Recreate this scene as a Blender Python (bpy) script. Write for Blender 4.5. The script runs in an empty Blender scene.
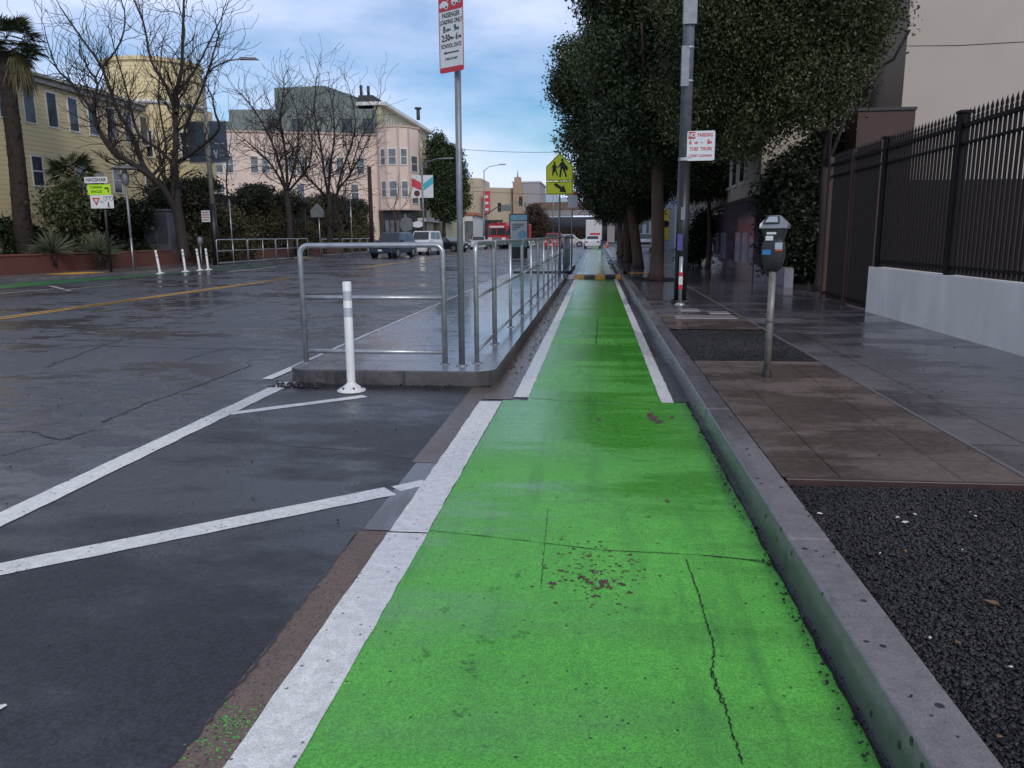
import bpy, bmesh, math, random
import numpy as np
from mathutils import Vector, Matrix
R=math.radians
C=bpy.context.scene.collection
scn=bpy.context.scene
PI=math.pi
# ------------------------------------------------------------------ camera
F=780.; CH=1.5
def _cam():
    dx,dy=597-512,235-384; c,s=math.cos(R(0.4)),math.sin(R(0.4))
    a=dx*c-dy*s; b=-dx*s-dy*c
    pitch=math.atan2(b,F); yaw=math.atan2(a,math.hypot(F,b))
    fh=Vector((-math.sin(yaw),math.cos(yaw),0)); r=Vector((math.cos(yaw),math.sin(yaw),0)); up=Vector((0,0,1))
    fw=fh*math.cos(pitch)-up*math.sin(pitch); u=up*math.cos(pitch)+fh*math.sin(pitch)
    return r*c-u*s, r*s+u*c, fw
CX,CY,FW=_cam()
cam=bpy.data.cameras.new('camera'); camo=bpy.data.objects.new('camera',cam); C.objects.link(camo)
m=Matrix((CX,CY,-FW)).transposed().to_4x4(); m.translation=(0,0,CH); camo.matrix_world=m
cam.sensor_width=36; cam.lens=F/1024*36; cam.clip_end=6000; cam.clip_start=.05
scn.camera=camo
def G(x,y,z=0.):
    d=CX*(x-512)-CY*(y-384)+FW*F; t=(z-CH)/d.z; return Vector((d.x*t,d.y*t,z))
def AT(x,y,Y):
    d=CX*(x-512)-CY*(y-384)+FW*F; t=Y/d.y; return Vector((d.x*t,Y,CH+d.z*t))
# ------------------------------------------------------------------ world and sun
SUN_EL,SUN_ROT=R(34),R(155)
w=bpy.data.worlds.new('World'); scn.world=w; w.use_nodes=True
nt=w.node_tree; nt.nodes.clear()
def WN(t,**k):
    n=nt.nodes.new(t)
    for a,b in k.items(): setattr(n,a,b)
    return n
out=WN('ShaderNodeOutputWorld'); bg=WN('ShaderNodeBackground'); sky=WN('ShaderNodeTexSky')
sky.sky_type='NISHITA'; sky.sun_disc=False; sky.sun_elevation=SUN_EL; sky.sun_rotation=SUN_ROT
sky.dust_density=.6; sky.ozone_density=2.5; sky.air_density=1.0
tc=WN('ShaderNodeTexCoord'); mp=WN('ShaderNodeMapping'); mp.inputs['Scale'].default_value=(1,1,3.2); mp.inputs['Location'].default_value=(.35,.2,.1)
nz=WN('ShaderNodeTexNoise'); nz.inputs['Scale'].default_value=2.6; nz.inputs['Detail'].default_value=9; nz.inputs['Roughness'].default_value=.52
nz2=WN('ShaderNodeTexNoise'); nz2.inputs['Scale'].default_value=1.4; nz2.inputs['Detail'].default_value=5
sp=WN('ShaderNodeSeparateXYZ')
cz=WN('ShaderNodeFloatCurve')
cv=cz.mapping.curves[0]; cv.points[0].location=(0,.68); cv.points[1].location=(1,1)
for p in ((.05,.70),(.10,.60),(.15,.50),(.21,.58),(.28,.74),(.6,.9)): cv.points.new(*p)
cz.mapping.update()
add=WN('ShaderNodeMath',operation='ADD'); rmp=WN('ShaderNodeMapRange'); rmp.inputs['From Min'].default_value=.90; rmp.inputs['From Max'].default_value=1.22
hs=WN('ShaderNodeHueSaturation'); hs.inputs['Saturation'].default_value=1.4; hs.inputs['Value'].default_value=.62
mix=WN('ShaderNodeMix',data_type='RGBA')
ccol=WN('ShaderNodeMix',data_type='RGBA')
ccol.inputs[6].default_value=(3.6,4.3,6.1,1); ccol.inputs[7].default_value=(5.7,6.2,7.9,1)
L=nt.links.new
L(tc.outputs['Generated'],mp.inputs['Vector']); L(mp.outputs[0],nz.inputs['Vector']); L(mp.outputs[0],nz2.inputs['Vector'])
L(tc.outputs['Generated'],sp.inputs[0]); L(sp.outputs['Z'],cz.inputs['Value'])
L(nz.outputs['Fac'],add.inputs[0]); L(cz.outputs[0],add.inputs[1]); L(add.outputs[0],rmp.inputs['Value'])
L(sky.outputs[0],hs.inputs['Color']); L(hs.outputs[0],mix.inputs[6]); L(rmp.outputs[0],mix.inputs[0])
L(nz2.outputs['Fac'],ccol.inputs[0]); L(ccol.outputs[2],mix.inputs[7]); L(mix.outputs[2],bg.inputs['Color'])
bg.inputs['Strength'].default_value=.11
zen=WN('ShaderNodeMapRange'); zen.interpolation_type='SMOOTHSTEP'; zen.inputs[1].default_value=.26; zen.inputs[2].default_value=.75; zen.inputs[3].default_value=1; zen.inputs[4].default_value=.46
zm=WN('ShaderNodeMix',data_type='RGBA',blend_type='MULTIPLY'); zm.inputs[0].default_value=1
L(sp.outputs['Z'],zen.inputs[0]); L(mix.outputs[2],zm.inputs[6]); L(zen.outputs[0],zm.inputs[7]); L(zm.outputs[2],bg.inputs['Color'])
L(bg.outputs[0],out.inputs['Surface'])
sl=bpy.data.lights.new('sun','SUN'); sl.energy=1.1; sl.angle=R(20); sl.color=(1,.95,.88)
so=bpy.data.objects.new('sun',sl); C.objects.link(so)
az=SUN_ROT; sd=Vector((math.sin(az)*math.cos(SUN_EL),math.cos(az)*math.cos(SUN_EL),math.sin(SUN_EL)))
so.rotation_euler=sd.to_track_quat('Z','Y').to_euler(); so.location=(0,-20,40)
scn.view_settings.view_transform='Standard'; scn.view_settings.look='None'; scn.view_settings.gamma=1
scn.view_settings.exposure=0.60
scn.view_settings.use_curve_mapping=False
# ------------------------------------------------------------------ materials
def NM(name):
    m=bpy.data.materials.new(name); m.use_nodes=True; t=m.node_tree; return m,t,t.nodes['Principled BSDF']
def mk(name,col,rough=.6,metal=0.,var=.12,scale=3.,bump=0.,bscale=40.,spec=.5,coat=0.,stretch=None,col2=None,r2=None,emit=None):
    m,t,b=NM(name); N=t.nodes.new; K=t.links.new
    tc=N('ShaderNodeTexCoord'); src=tc.outputs['Object']
    if stretch:
        mp=N('ShaderNodeMapping'); mp.inputs['Scale'].default_value=stretch; K(src,mp.inputs[0]); src=mp.outputs[0]
    n=N('ShaderNodeTexNoise'); n.inputs['Scale'].default_value=scale; n.inputs['Detail'].default_value=6; n.inputs['Roughness'].default_value=.6; K(src,n.inputs[0])
    mr=N('ShaderNodeMapRange'); mr.inputs[1].default_value=.3; mr.inputs[2].default_value=.7; K(n.outputs['Fac'],mr.inputs[0])
    mx=N('ShaderNodeMix'); mx.data_type='RGBA'; c=Vector(col)
    if col2: a,bb=c,Vector(col2)
    else: a,bb=c*(1-var),c*(1+var)
    mx.inputs[6].default_value=(*a,1); mx.inputs[7].default_value=(*bb,1); K(mr.outputs[0],mx.inputs[0]); K(mx.outputs[2],b.inputs['Base Color'])
    b.inputs['Roughness'].default_value=rough; b.inputs['Metallic'].default_value=metal; b.inputs['Specular IOR Level'].default_value=spec
    b.inputs['Coat Weight'].default_value=coat; b.inputs['Coat Roughness'].default_value=.08
    if r2 is not None:
        rr=N('ShaderNodeMapRange'); rr.inputs[1].default_value=.35; rr.inputs[2].default_value=.65; rr.inputs[3].default_value=rough; rr.inputs[4].default_value=r2
        K(n.outputs['Fac'],rr.inputs[0]); K(rr.outputs[0],b.inputs['Roughness'])
    if bump:
        n2=N('ShaderNodeTexNoise'); n2.inputs['Scale'].default_value=bscale; n2.inputs['Detail'].default_value=4; K(src,n2.inputs[0])
        bp=N('ShaderNodeBump'); bp.inputs['Strength'].default_value=bump; bp.inputs['Distance'].default_value=.01; K(n2.outputs['Fac'],bp.inputs['Height']); K(bp.outputs[0],b.inputs['Normal'])
    if emit: b.inputs['Emission Color'].default_value=(*col,1); b.inputs['Emission Strength'].default_value=emit
    return m
def wet(name,base,base2,dry=.55,wetr=.12,wet_lo=.45,wet_hi=.6,wscale=.5,wstretch=(1,.35,1),dark=.55,grain=120.,gb=.25,specks=None,patch=None,cov=None,crackscale=None,joints=None,fine=.3,jcol=(.02,.02,.02),grc=.45,over=None,bk=.25,mott=.3,spec=.5):
    """Rained-on surface: world-space noise decides where the water film lies; film = darker and smoother."""
    m,t,b=NM(name); N=t.nodes.new; K=t.links.new
    def math_(op,a,c=None,cl=False):
        n=N('ShaderNodeMath'); n.operation=op; n.use_clamp=cl
        for i,v in enumerate((a,c)):
            if v is None: continue
            if isinstance(v,(int,float)): n.inputs[i].default_value=v
            else: K(v,n.inputs[i])
        return n.outputs[0]
    def mapr(v,a,c,lo=0.,hi=1.,smooth=True):
        n=N('ShaderNodeMapRange'); n.interpolation_type='SMOOTHSTEP' if smooth else 'LINEAR'
        for i,x in enumerate((a,c,lo,hi)): n.inputs[i+1].default_value=x
        K(v,n.inputs[0]); return n.outputs[0]
    def mixc(f,a,c,mode='MIX'):
        n=N('ShaderNodeMix'); n.data_type='RGBA'; n.blend_type=mode
        for i,v in ((0,f),(6,a),(7,c)):
            if isinstance(v,(int,float)): n.inputs[i].default_value=v
            elif isinstance(v,tuple): n.inputs[i].default_value=(*v,1)
            else: K(v,n.inputs[i])
        return n.outputs[2]
    def noise(sc,st=(1,1,1),det=5,rough=.6,off=(0,0,0)):
        mp=N('ShaderNodeMapping'); mp.inputs['Scale'].default_value=st; mp.inputs['Location'].default_value=off; K(pos,mp.inputs[0])
        n=N('ShaderNodeTexNoise'); n.inputs['Scale'].default_value=sc; n.inputs['Detail'].default_value=det; n.inputs['Roughness'].default_value=rough; K(mp.outputs[0],n.inputs[0]); return n.outputs['Fac']
    geo=N('ShaderNodeNewGeometry'); pos=geo.outputs['Position']
    big=noise(.7,(1,.6,1)); 
    col=mixc(mapr(big,.3,.7),base,base2)
    f=noise(18.,det=8,rough=.7); col=mixc(fine,col,mixc(mapr(f,.3,.7),(.3,.3,.3),(1.2,1.2,1.2)),'MULTIPLY')
    gr=noise(grain,det=3,rough=.7)
    g2=noise(grain*1.1,det=3,rough=.8,off=(1,1,1)); col=mixc(grc,col,mixc(mapr(g2,.36,.64),(.25,.25,.25),(1.75,1.75,1.75)),'MULTIPLY')
    if over:
        s3=N('ShaderNodeSeparateXYZ'); K(pos,s3.inputs[0]); e1=math_('ADD',s3.outputs[2],math_('MULTIPLY',math_('SUBTRACT',noise(9.,(1,.35,1)),.5),.16)); om=math_('MULTIPLY',mapr(e1,.05,.125,.75,0),math_('MULTIPLY',math_('LESS_THAN',s3.outputs[0],.868),mapr(s3.outputs[1],4.5,7.5,.85,.1))); col=mixc(om,col,over)
    if specks:
        vv=N('ShaderNodeTexVoronoi'); vv.inputs['Scale'].default_value=specks[0]; K(pos,vv.inputs['Vector'])
        sepc=N('ShaderNodeSeparateColor'); K(vv.outputs['Color'],sepc.inputs[0])
        msk=math_('MULTIPLY',math_('LESS_THAN',vv.outputs['Distance'],specks[1]),math_('LESS_THAN',sepc.outputs[0],specks[2]))
        col=mixc(msk,col,specks[3])
    if patch:
        for (sc,lo,hi,pc,st,off) in patch:
            pm=mapr(noise(sc,st,det=7,rough=.65,off=off),lo,hi); col=mixc(pm,col,pc)
    wn=noise(wscale,wstretch,det=6,rough=.55,off=(3,7,0)); wn=math_('ADD',wn,math_('MULTIPLY',math_('SUBTRACT',noise(wscale*6,wstretch,det=5,off=(8,2,0)),.5),mott)); b.inputs['Specular IOR Level'].default_value=spec; wm=mapr(wn,wet_lo,wet_hi)
    if cov: # (axis, from, to, amount) extra water with distance along the street
        s=N('ShaderNodeSeparateXYZ'); K(pos,s.inputs[0]); 
        for (ax,a,c,am) in cov:
            wm=math_('ADD',wm,mapr(s.outputs[ax],a,c,0,am),True)
    if joints: # list of (axis, period, offset, width)
        s2=N('ShaderNodeSeparateXYZ'); K(pos,s2.inputs[0]); jm=None
        for (ax,per,off,wd) in joints:
            v=math_('ABSOLUTE',math_('SUBTRACT',math_('MODULO',math_('ADD',s2.outputs[ax],off+per*100),per),per/2))
            j=math_('LESS_THAN',v,wd/2); jm=j if jm is None else math_('MAXIMUM',jm,j)
        col=mixc(math_('MULTIPLY',jm,.8),col,jcol)
    col=mixc(wm,col,mixc(1.,col,(dark,dark,dark*1.04),'MULTIPLY'))
    K(col,b.inputs['Base Color'])
    ro=math_('ADD',mapr(wm,0,1,dry,wetr),mapr(f,.3,.7,-.04,.07)); K(ro,b.inputs['Roughness'])
    hgt=math_('MULTIPLY',gr,mapr(wm,0,1,1,bk))
    bp=N('ShaderNodeBump'); bp.inputs['Strength'].default_value=gb; bp.inputs['Distance'].default_value=.006; K(hgt,bp.inputs['Height'])
    b2=N('ShaderNodeBump'); b2.inputs['Strength'].default_value=.25; b2.inputs['Distance'].default_value=.02; K(noise(3.,(1,1.5,1),det=3),b2.inputs['Height']); K(bp.outputs[0],b2.inputs['Normal'])
    K(b2.outputs[0],b.inputs['Normal'])
    return m
M={}
M['asphalt']=wet('asphalt',(.012,.0125,.019),(.022,.0225,.032),dry=.52,wetr=.17,wet_lo=.40,wet_hi=.66,mott=.55,spec=.62,wscale=.5,wstretch=(.6,1.0,1),dark=.8,grain=62,gb=1.0,grc=.95,bk=.55,
   specks=(48,.36,.09,(.004,.004,.005)),patch=[(.55,.62,.72,(.036,.029,.027),(.5,1.2,1),(4,1,0)),(1.1,.60,.74,(.006,.006,.007),(.5,1.3,1),(1,8,0)),(.35,.60,.64,(.022,.024,.032),(.6,1.5,1),(9,5,0))],cov=[(1,4.6,7.5,.35),(1,12,35,.4)])
M['oldroad']=wet('worn_asphalt',(.034,.037,.052),(.058,.060,.076),dry=.5,wetr=.13,wet_lo=.44,wet_hi=.60,mott=.9,spec=.75,wscale=.5,wstretch=(.6,1.0,1),dark=.85,grain=62,gb=1.0,grc=.95,bk=.35,
   specks=(48,.36,.09,(.004,.004,.005)),patch=[(.55,.62,.72,(.040,.031,.027),(.5,1.2,1),(4,1,0)),(1.1,.60,.74,(.016,.014,.014),(.5,1.3,1),(1,8,0)),(.35,.60,.64,(.026,.027,.036),(.6,1.5,1),(9,5,0))],cov=None)
M['green']=wet('green_paint',(.088,.43,.046),(.125,.52,.066),dry=.42,wetr=.12,wet_lo=.42,wet_hi=.68,wscale=.9,wstretch=(.4,1.5,1),dark=.72,grain=130,gb=.6,
   specks=(60,.36,.018,(.02,.09,.02)),patch=[(2.6,.64,.76,(.028,.17,.028),(1.4,.9,1),(2.2,1,0)),(11.,.66,.72,(.045,.22,.04),(1,1,1),(7,1,0)),(1.2,.5,.8,(.050,.25,.040),(5,.35,1),(3,1,0))],cov=[(1,4.4,5.6,.55),(1,9,20,.25)],fine=.2)
M['white']=wet('road_line_white',(.74,.74,.72),(.82,.82,.80),dry=.5,wetr=.2,dark=.8,grain=110,gb=.6,grc=.22,specks=(50,.34,.05,(.2,.2,.21)),patch=[(16.,.66,.70,(.16,.16,.18),(1,1,1),(5,5,0))],cov=[(1,5,7,.4)])
M['yellow']=wet('road_line_yellow',(.70,.36,.04),(.76,.42,.07),dry=.5,wetr=.2,dark=.85,specks=(40,.25,.2,(.1,.08,.06)))
M['pan']=wet('gutter_brown',(.135,.095,.078),(.185,.135,.11),dry=.6,wetr=.25,wet_lo=.5,wet_hi=.7,dark=.6,grain=110,gb=.7,specks=(55,.3,.25,(.05,.04,.038)),cov=[(1,4.4,6,.8)])
M['patch']=wet('gutter_grey',(.13,.135,.15),(.16,.165,.18),dry=.5,wetr=.15,dark=.6,cov=[(1,4.4,5.6,.6)])
M['kerb']=wet('kerb_concrete',(.16,.15,.16),(.24,.225,.235),dry=.45,wetr=.2,dark=.75,grain=140,gb=.35,specks=(22,.3,.10,(.03,.026,.03)),cov=[(1,5,9,.5)],patch=[(4.,.58,.72,(.11,.10,.11),(2,.6,1),(0,0,0))],over=(.045,.095,.055),grc=.25)
M['dkerb']=wet('island_kerb_concrete',(.055,.052,.055),(.10,.095,.10),dry=.5,wetr=.2,dark=.7,patch=[(3.,.5,.7,(.035,.035,.03),(3,3,.6),(0,0,0))])
M['slab']=wet('island_slab',(.19,.20,.235),(.27,.285,.33),dry=.34,wetr=.12,wet_lo=.3,wet_hi=.6,dark=.8,grain=80,gb=.1,joints=[(1,1.5,.2,.012)])
M['tile']=wet('brown_paving',(.12,.088,.076),(.18,.135,.115),dry=.42,wetr=.16,wet_lo=.4,wet_hi=.6,wscale=1.1,wstretch=(.6,1.2,1),dark=.7,grain=160,gb=.3,specks=(28,.13,.12,(.02,.017,.016)),joints=[(0,.655,.26,.012),(1,.69,-.29,.012)],jcol=(.035,.028,.026))
M['walk']=wet('sidewalk_concrete',(.125,.115,.125),(.175,.16,.17),dry=.34,wetr=.1,wet_lo=.38,wet_hi=.6,wscale=.8,wstretch=(.6,1.4,1),dark=.62,grain=120,gb=.2,specks=(12,.06,.3,(.05,.045,.05)),joints=[(0,1.15,.10,.02),(1,1.15,0,.022)],cov=[(1,11,22,.6)])
M['dirt']=wet('gravel_base',(.018,.018,.021),(.035,.034,.038),dry=.7,wetr=.4,grain=60,gb=.9)
M['farwalk']=wet('far_sidewalk',(.10,.09,.095),(.14,.125,.125),dry=.4,wetr=.15,dark=.7)
M['stone']=None
M['galv']=mk('galvanised_steel',(.42,.44,.46),.38,metal=.75,var=.18,scale=14,bump=.1,bscale=60)
M['galvd']=mk('grey_post_steel',(.20,.215,.24),.45,metal=.4,var=.2,scale=8)
M['plast']=mk('white_plastic',(.72,.73,.74),.4,var=.06,scale=9,col2=(.6,.6,.6))
M['refl']=mk('reflective_tape',(.5,.53,.58),.3,metal=.3,var=.05)
M['black']=mk('black_paint',(.012,.012,.014),.42,var=.3)
M['dmetal']=mk('dark_metal',(.030,.031,.036),.5,metal=.3,var=.3)
M['iron']=mk('fence_iron',(.007,.005,.007),.65,spec=.2,metal=0,var=.4,scale=5)
M['rust']=mk('rust_painted_post',(.045,.019,.015),.6,var=.3,scale=6)
M['wallw']=mk('white_wall_paint',(.62,.60,.57),.6,var=.07,scale=2.2,bump=.35,bscale=30,col2=(.76,.74,.70),stretch=(1,1,.3))
M['beige']=mk('beige_stucco',(.42,.37,.33),.8,var=.05,scale=.5,bump=.3,bscale=25)
M['brownp']=mk('brown_painted_wall',(.060,.030,.028),.7,var=.15,scale=1)
M['purple']=mk('purple_glazed_tile',(.10,.06,.085),.12,var=.35,scale=1.4,spec=.8,stretch=(1,.4,2.5),col2=(.16,.13,.19))
M['ltile']=mk('pale_glazed_tile',(.20,.21,.29),.15,var=.25,scale=3)
M['lwall']=mk('low_grey_wall',(.22,.21,.25),.6,var=.1)
def siding(name,col,per=.2,h=.5):
    m,t,b=NM(name); N=t.nodes.new; K=t.links.new
    g=N('ShaderNodeNewGeometry'); s=N('ShaderNodeSeparateXYZ'); K(g.outputs['Position'],s.inputs[0])
    d=N('ShaderNodeMath'); d.operation='DIVIDE'; d.inputs[1].default_value=per; K(s.outputs['Z'],d.inputs[0])
    f=N('ShaderNodeMath'); f.operation='FRACT'; K(d.outputs[0],f.inputs[0])
    lt=N('ShaderNodeMath'); lt.operation='LESS_THAN'; lt.inputs[1].default_value=.12; K(f.outputs[0],lt.inputs[0])
    n=N('ShaderNodeTexNoise'); n.inputs['Scale'].default_value=.6; n.inputs['Detail'].default_value=6; K(g.outputs['Position'],n.inputs[0])
    mx=N('ShaderNodeMix'); mx.data_type='RGBA'; c=Vector(col); mx.inputs[6].default_value=(*(c*.85),1); mx.inputs[7].default_value=(*(c*1.08),1); K(n.outputs['Fac'],mx.inputs[0])
    m2=N('ShaderNodeMix'); m2.data_type='RGBA'; m2.inputs[7].default_value=(*(c*h),1); K(lt.outputs[0],m2.inputs[0]); K(mx.outputs[2],m2.inputs[6]); K(m2.outputs[2],b.inputs['Base Color'])
    bp=N('ShaderNodeBump'); bp.inputs['Strength'].default_value=.7; bp.inputs['Distance'].default_value=.03; K(f.outputs[0],bp.inputs['Height']); K(bp.outputs[0],b.inputs['Normal'])
    b.inputs['Roughness'].default_value=.65; return m
M['yside']=siding('yellow_siding',(.76,.63,.36),.22,.62)
M['pink']=mk('pink_stucco',(.70,.56,.48),.8,var=.05,scale=.5,col2=(.60,.47,.40))
M['pink2']=mk('pink_stucco_stained',(.50,.38,.32),.8,var=.12,scale=1.2,stretch=(1,1,.2))
M['teal']=siding('teal_siding',(.16,.195,.185),.3,.7)
M['olive']=mk('olive_stucco',(.40,.38,.25),.8,var=.1)
M['trim']=mk('white_trim',(.62,.62,.60),.5,var=.06)
M['glass']=mk('window_glass',(.03,.035,.045),.08,var=.4,scale=.8,spec=.9)
M['glassb']=mk('window_glass_curtained',(.12,.13,.15),.12,var=.4,scale=1.2,spec=.8)
M['cglass']=mk('car_glass',(.02,.025,.03),.05,spec=.9)
M['curt']=mk('window_blind',(.30,.31,.33),.5)
def brick(name,c1,c2,mort,sc=6.):
    m,t,b=NM(name); N=t.nodes.new; K=t.links.new
    tc=N('ShaderNodeTexCoord'); mp=N('ShaderNodeMapping'); mp.inputs['Rotation'].default_value=(PI/2,0,PI/2); K(tc.outputs['Object'],mp.inputs[0])
    g=N('ShaderNodeNewGeometry'); s=N('ShaderNodeSeparateXYZ'); K(g.outputs['Position'],s.inputs[0])
    ad=N('ShaderNodeMath'); ad.operation='ADD'; K(s.outputs['X'],ad.inputs[0]); K(s.outputs['Y'],ad.inputs[1])
    cb=N('ShaderNodeCombineXYZ'); K(ad.outputs[0],cb.inputs[0]); K(s.outputs['Z'],cb.inputs[1])
    br=N('ShaderNodeTexBrick'); br.inputs['Scale'].default_value=sc; br.inputs['Color1'].default_value=(*c1,1); br.inputs['Color2'].default_value=(*c2,1); br.inputs['Mortar'].default_value=(*mort,1)
    br.inputs['Mortar Size'].default_value=.015; K(cb.outputs[0],br.inputs['Vector']); K(br.outputs['Color'],b.inputs['Base Color']); b.inputs['Roughness'].default_value=.7; return m
M['brick']=brick('red_brick',(.17,.055,.035),(.12,.038,.026),(.10,.06,.05))
def leafm(name,c1,c2,rough=.5,trans=.0):
    m,t,b=NM(name); N=t.nodes.new; K=t.links.new
    g=N('ShaderNodeNewGeometry'); mx=N('ShaderNodeMix'); mx.data_type='RGBA'; mx.inputs[6].default_value=(*c1,1); mx.inputs[7].default_value=(*c2,1)
    n=N('ShaderNodeTexNoise'); n.inputs['Scale'].default_value=.9; K(g.outputs['Position'],n.inputs[0])
    a=N('ShaderNodeMath'); a.operation='MULTIPLY_ADD'; a.inputs[1].default_value=.6; K(g.outputs['Random Per Island'],a.inputs[0]); 
    mr=N('ShaderNodeMapRange'); mr.inputs[1].default_value=.35; mr.inputs[2].default_value=.65; mr.inputs[4].default_value=.5; K(n.outputs['Fac'],mr.inputs[0]); K(mr.outputs[0],a.inputs[2])
    K(a.outputs[0],mx.inputs[0]); K(mx.outputs[2],b.inputs['Base Color']); b.inputs['Roughness'].default_value=rough; b.inputs['Specular IOR Level'].default_value=.35
    return m
M['stone']=leafm('gravel_stone',(.005,.005,.006),(.048,.046,.050),.42)
M['leaf']=leafm('evergreen_leaf',(.011,.022,.009),(.050,.070,.024),.5)
M['leafo']=leafm('olive_leaf',(.016,.025,.009),(.078,.090,.032),.55)
M['leafb']=leafm('dark_bush_leaf',(.007,.014,.007),(.024,.034,.014),.55)
M['ivy']=leafm('hedge_leaf',(.030,.034,.014),(.115,.095,.050),.6)
M['palm']=leafm('palm_leaf',(.018,.036,.014),(.060,.075,.030),.5)
M['palmd']=leafm('dead_palm_leaf',(.035,.035,.014),(.11,.095,.040),.7)
M['yucca']=leafm('yucca_leaf',(.05,.065,.045),(.13,.15,.10),.5)
M['bark']=mk('bark',(.085,.050,.036),.85,var=.4,scale=5,bump=.9,bscale=14,stretch=(1,1,.25))
M['barkd']=mk('dark_bark',(.026,.019,.018),.85,var=.35,scale=6,bump=.8,bscale=16,stretch=(1,1,.3))
M['barkr']=mk('brown_limb_bark',(.085,.048,.036),.85,var=.4,scale=3)
M['palmb']=mk('palm_trunk_bark',(.024,.017,.014),.9,var=.5,scale=4,bump=1,bscale=9,stretch=(1,1,3))
for n,c,ro in (('p_navy',(.030,.045,.085),.3),('p_white',(.62,.63,.66),.25),('p_black',(.012,.013,.016),.2),('p_red',(.42,.018,.022),.25),('p_silver',(.42,.40,.40),.25),('p_blue',(.10,.22,.45),.3)):
    M[n]=mk(n.replace('p_','car_paint_'),c,ro,var=.03,coat=.25)
M['tyre']=mk('tyre_rubber',(.014,.014,.015),.8)
M['rim']=mk('wheel_rim',(.30,.31,.33),.35,metal=.7)
M['chrome']=mk('chrome',(.5,.5,.52),.2,metal=.9)
M['lampw']=mk('lamp_glass',(.62,.63,.66),.15,spec=.8)
M['lampon']=mk('lit_headlight',(1.,.93,.8),.2,emit=6.)
M['lampr']=mk('tail_lamp_red',(.35,.012,.012),.2)
M['flyel']=mk('fluorescent_yellow_sheet',(.80,.86,.012),.45,var=.03)
M['limes']=mk('lime_sign_sheet',(.42,.72,.02),.45,var=.03)
M['signw']=mk('sign_white',(.60,.62,.64),.45,var=.05)
M['signr']=mk('sign_red',(.45,.022,.035),.45,var=.05)
M['signk']=mk('sign_black',(.008,.008,.008),.5)
M['signg']=mk('sign_back_grey',(.17,.18,.20),.5,metal=.3)
M['navyb']=mk('banner_navy',(.045,.065,.095),.7,var=.1)
M['tealb']=mk('banner_teal',(.04,.36,.44),.6)
M['redb']=mk('banner_red',(.52,.045,.07),.6)
M['padw']=mk('tactile_yellow',(.66,.33,.035),.5,var=.12,bump=.4,bscale=60)
M['padk']=mk('hump_black',(.035,.038,.04),.4,var=.2)
M['cone']=mk('cone_orange',(.65,.09,.03),.5)
M['conc']=mk('bridge_concrete',(.24,.22,.22),.8,var=.15)
M['concb']=mk('bridge_barrier_brown',(.16,.10,.075),.8,var=.15)
M['concd']=mk('bridge_concrete_shaded',(.05,.055,.07),.8,var=.15)  # bridge concrete darkened so its colour carries the shade beneath the deck
M['tan']=mk('tan_wall',(.42,.36,.26),.8,var=.07,scale=.15)
M['tanr']=mk('tan_tower',(.36,.26,.18),.8,var=.1)
M['greyb']=mk('grey_block_wall',(.30,.28,.29),.8,var=.1)
M['paleb']=mk('pale_blue_wall',(.34,.42,.48),.7,var=.06)
M['roofd']=mk('dark_roofing',(.05,.05,.055),.8)
M['orangep']=mk('orange_shop_wall',(.40,.14,.07),.7)
M['mural']=mk('mural_yellow',(.55,.42,.04),.6,var=.1)
M['blues']=mk('blue_sticker',(.03,.16,.40),.4)
M['poster']=mk('poster_pale',(.40,.45,.47),.3,var=.06)
M['posterb']=mk('poster_blue',(.08,.30,.45),.3,var=.3,scale=5,col2=(.3,.48,.55))
M['litter']=mk('paper_litter',(.55,.53,.5),.7)
M['dleaf']=mk('dead_leaf',(.20,.10,.05),.7,var=.5)
M['redsp']=mk('bare_asphalt_chip',(.085,.045,.035),.6,var=.4,scale=20)
M['crack']=mk('crack_dark',(.006,.007,.006),.7)
M['tar']=mk('tar_seam',(.006,.006,.008),.35)
M['brush']=leafm('far_brush',(.035,.024,.018),(.085,.055,.04),.8)
M['water']=mk('puddle_water',(.02,.02,.022),.02,spec=.6)
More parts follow.
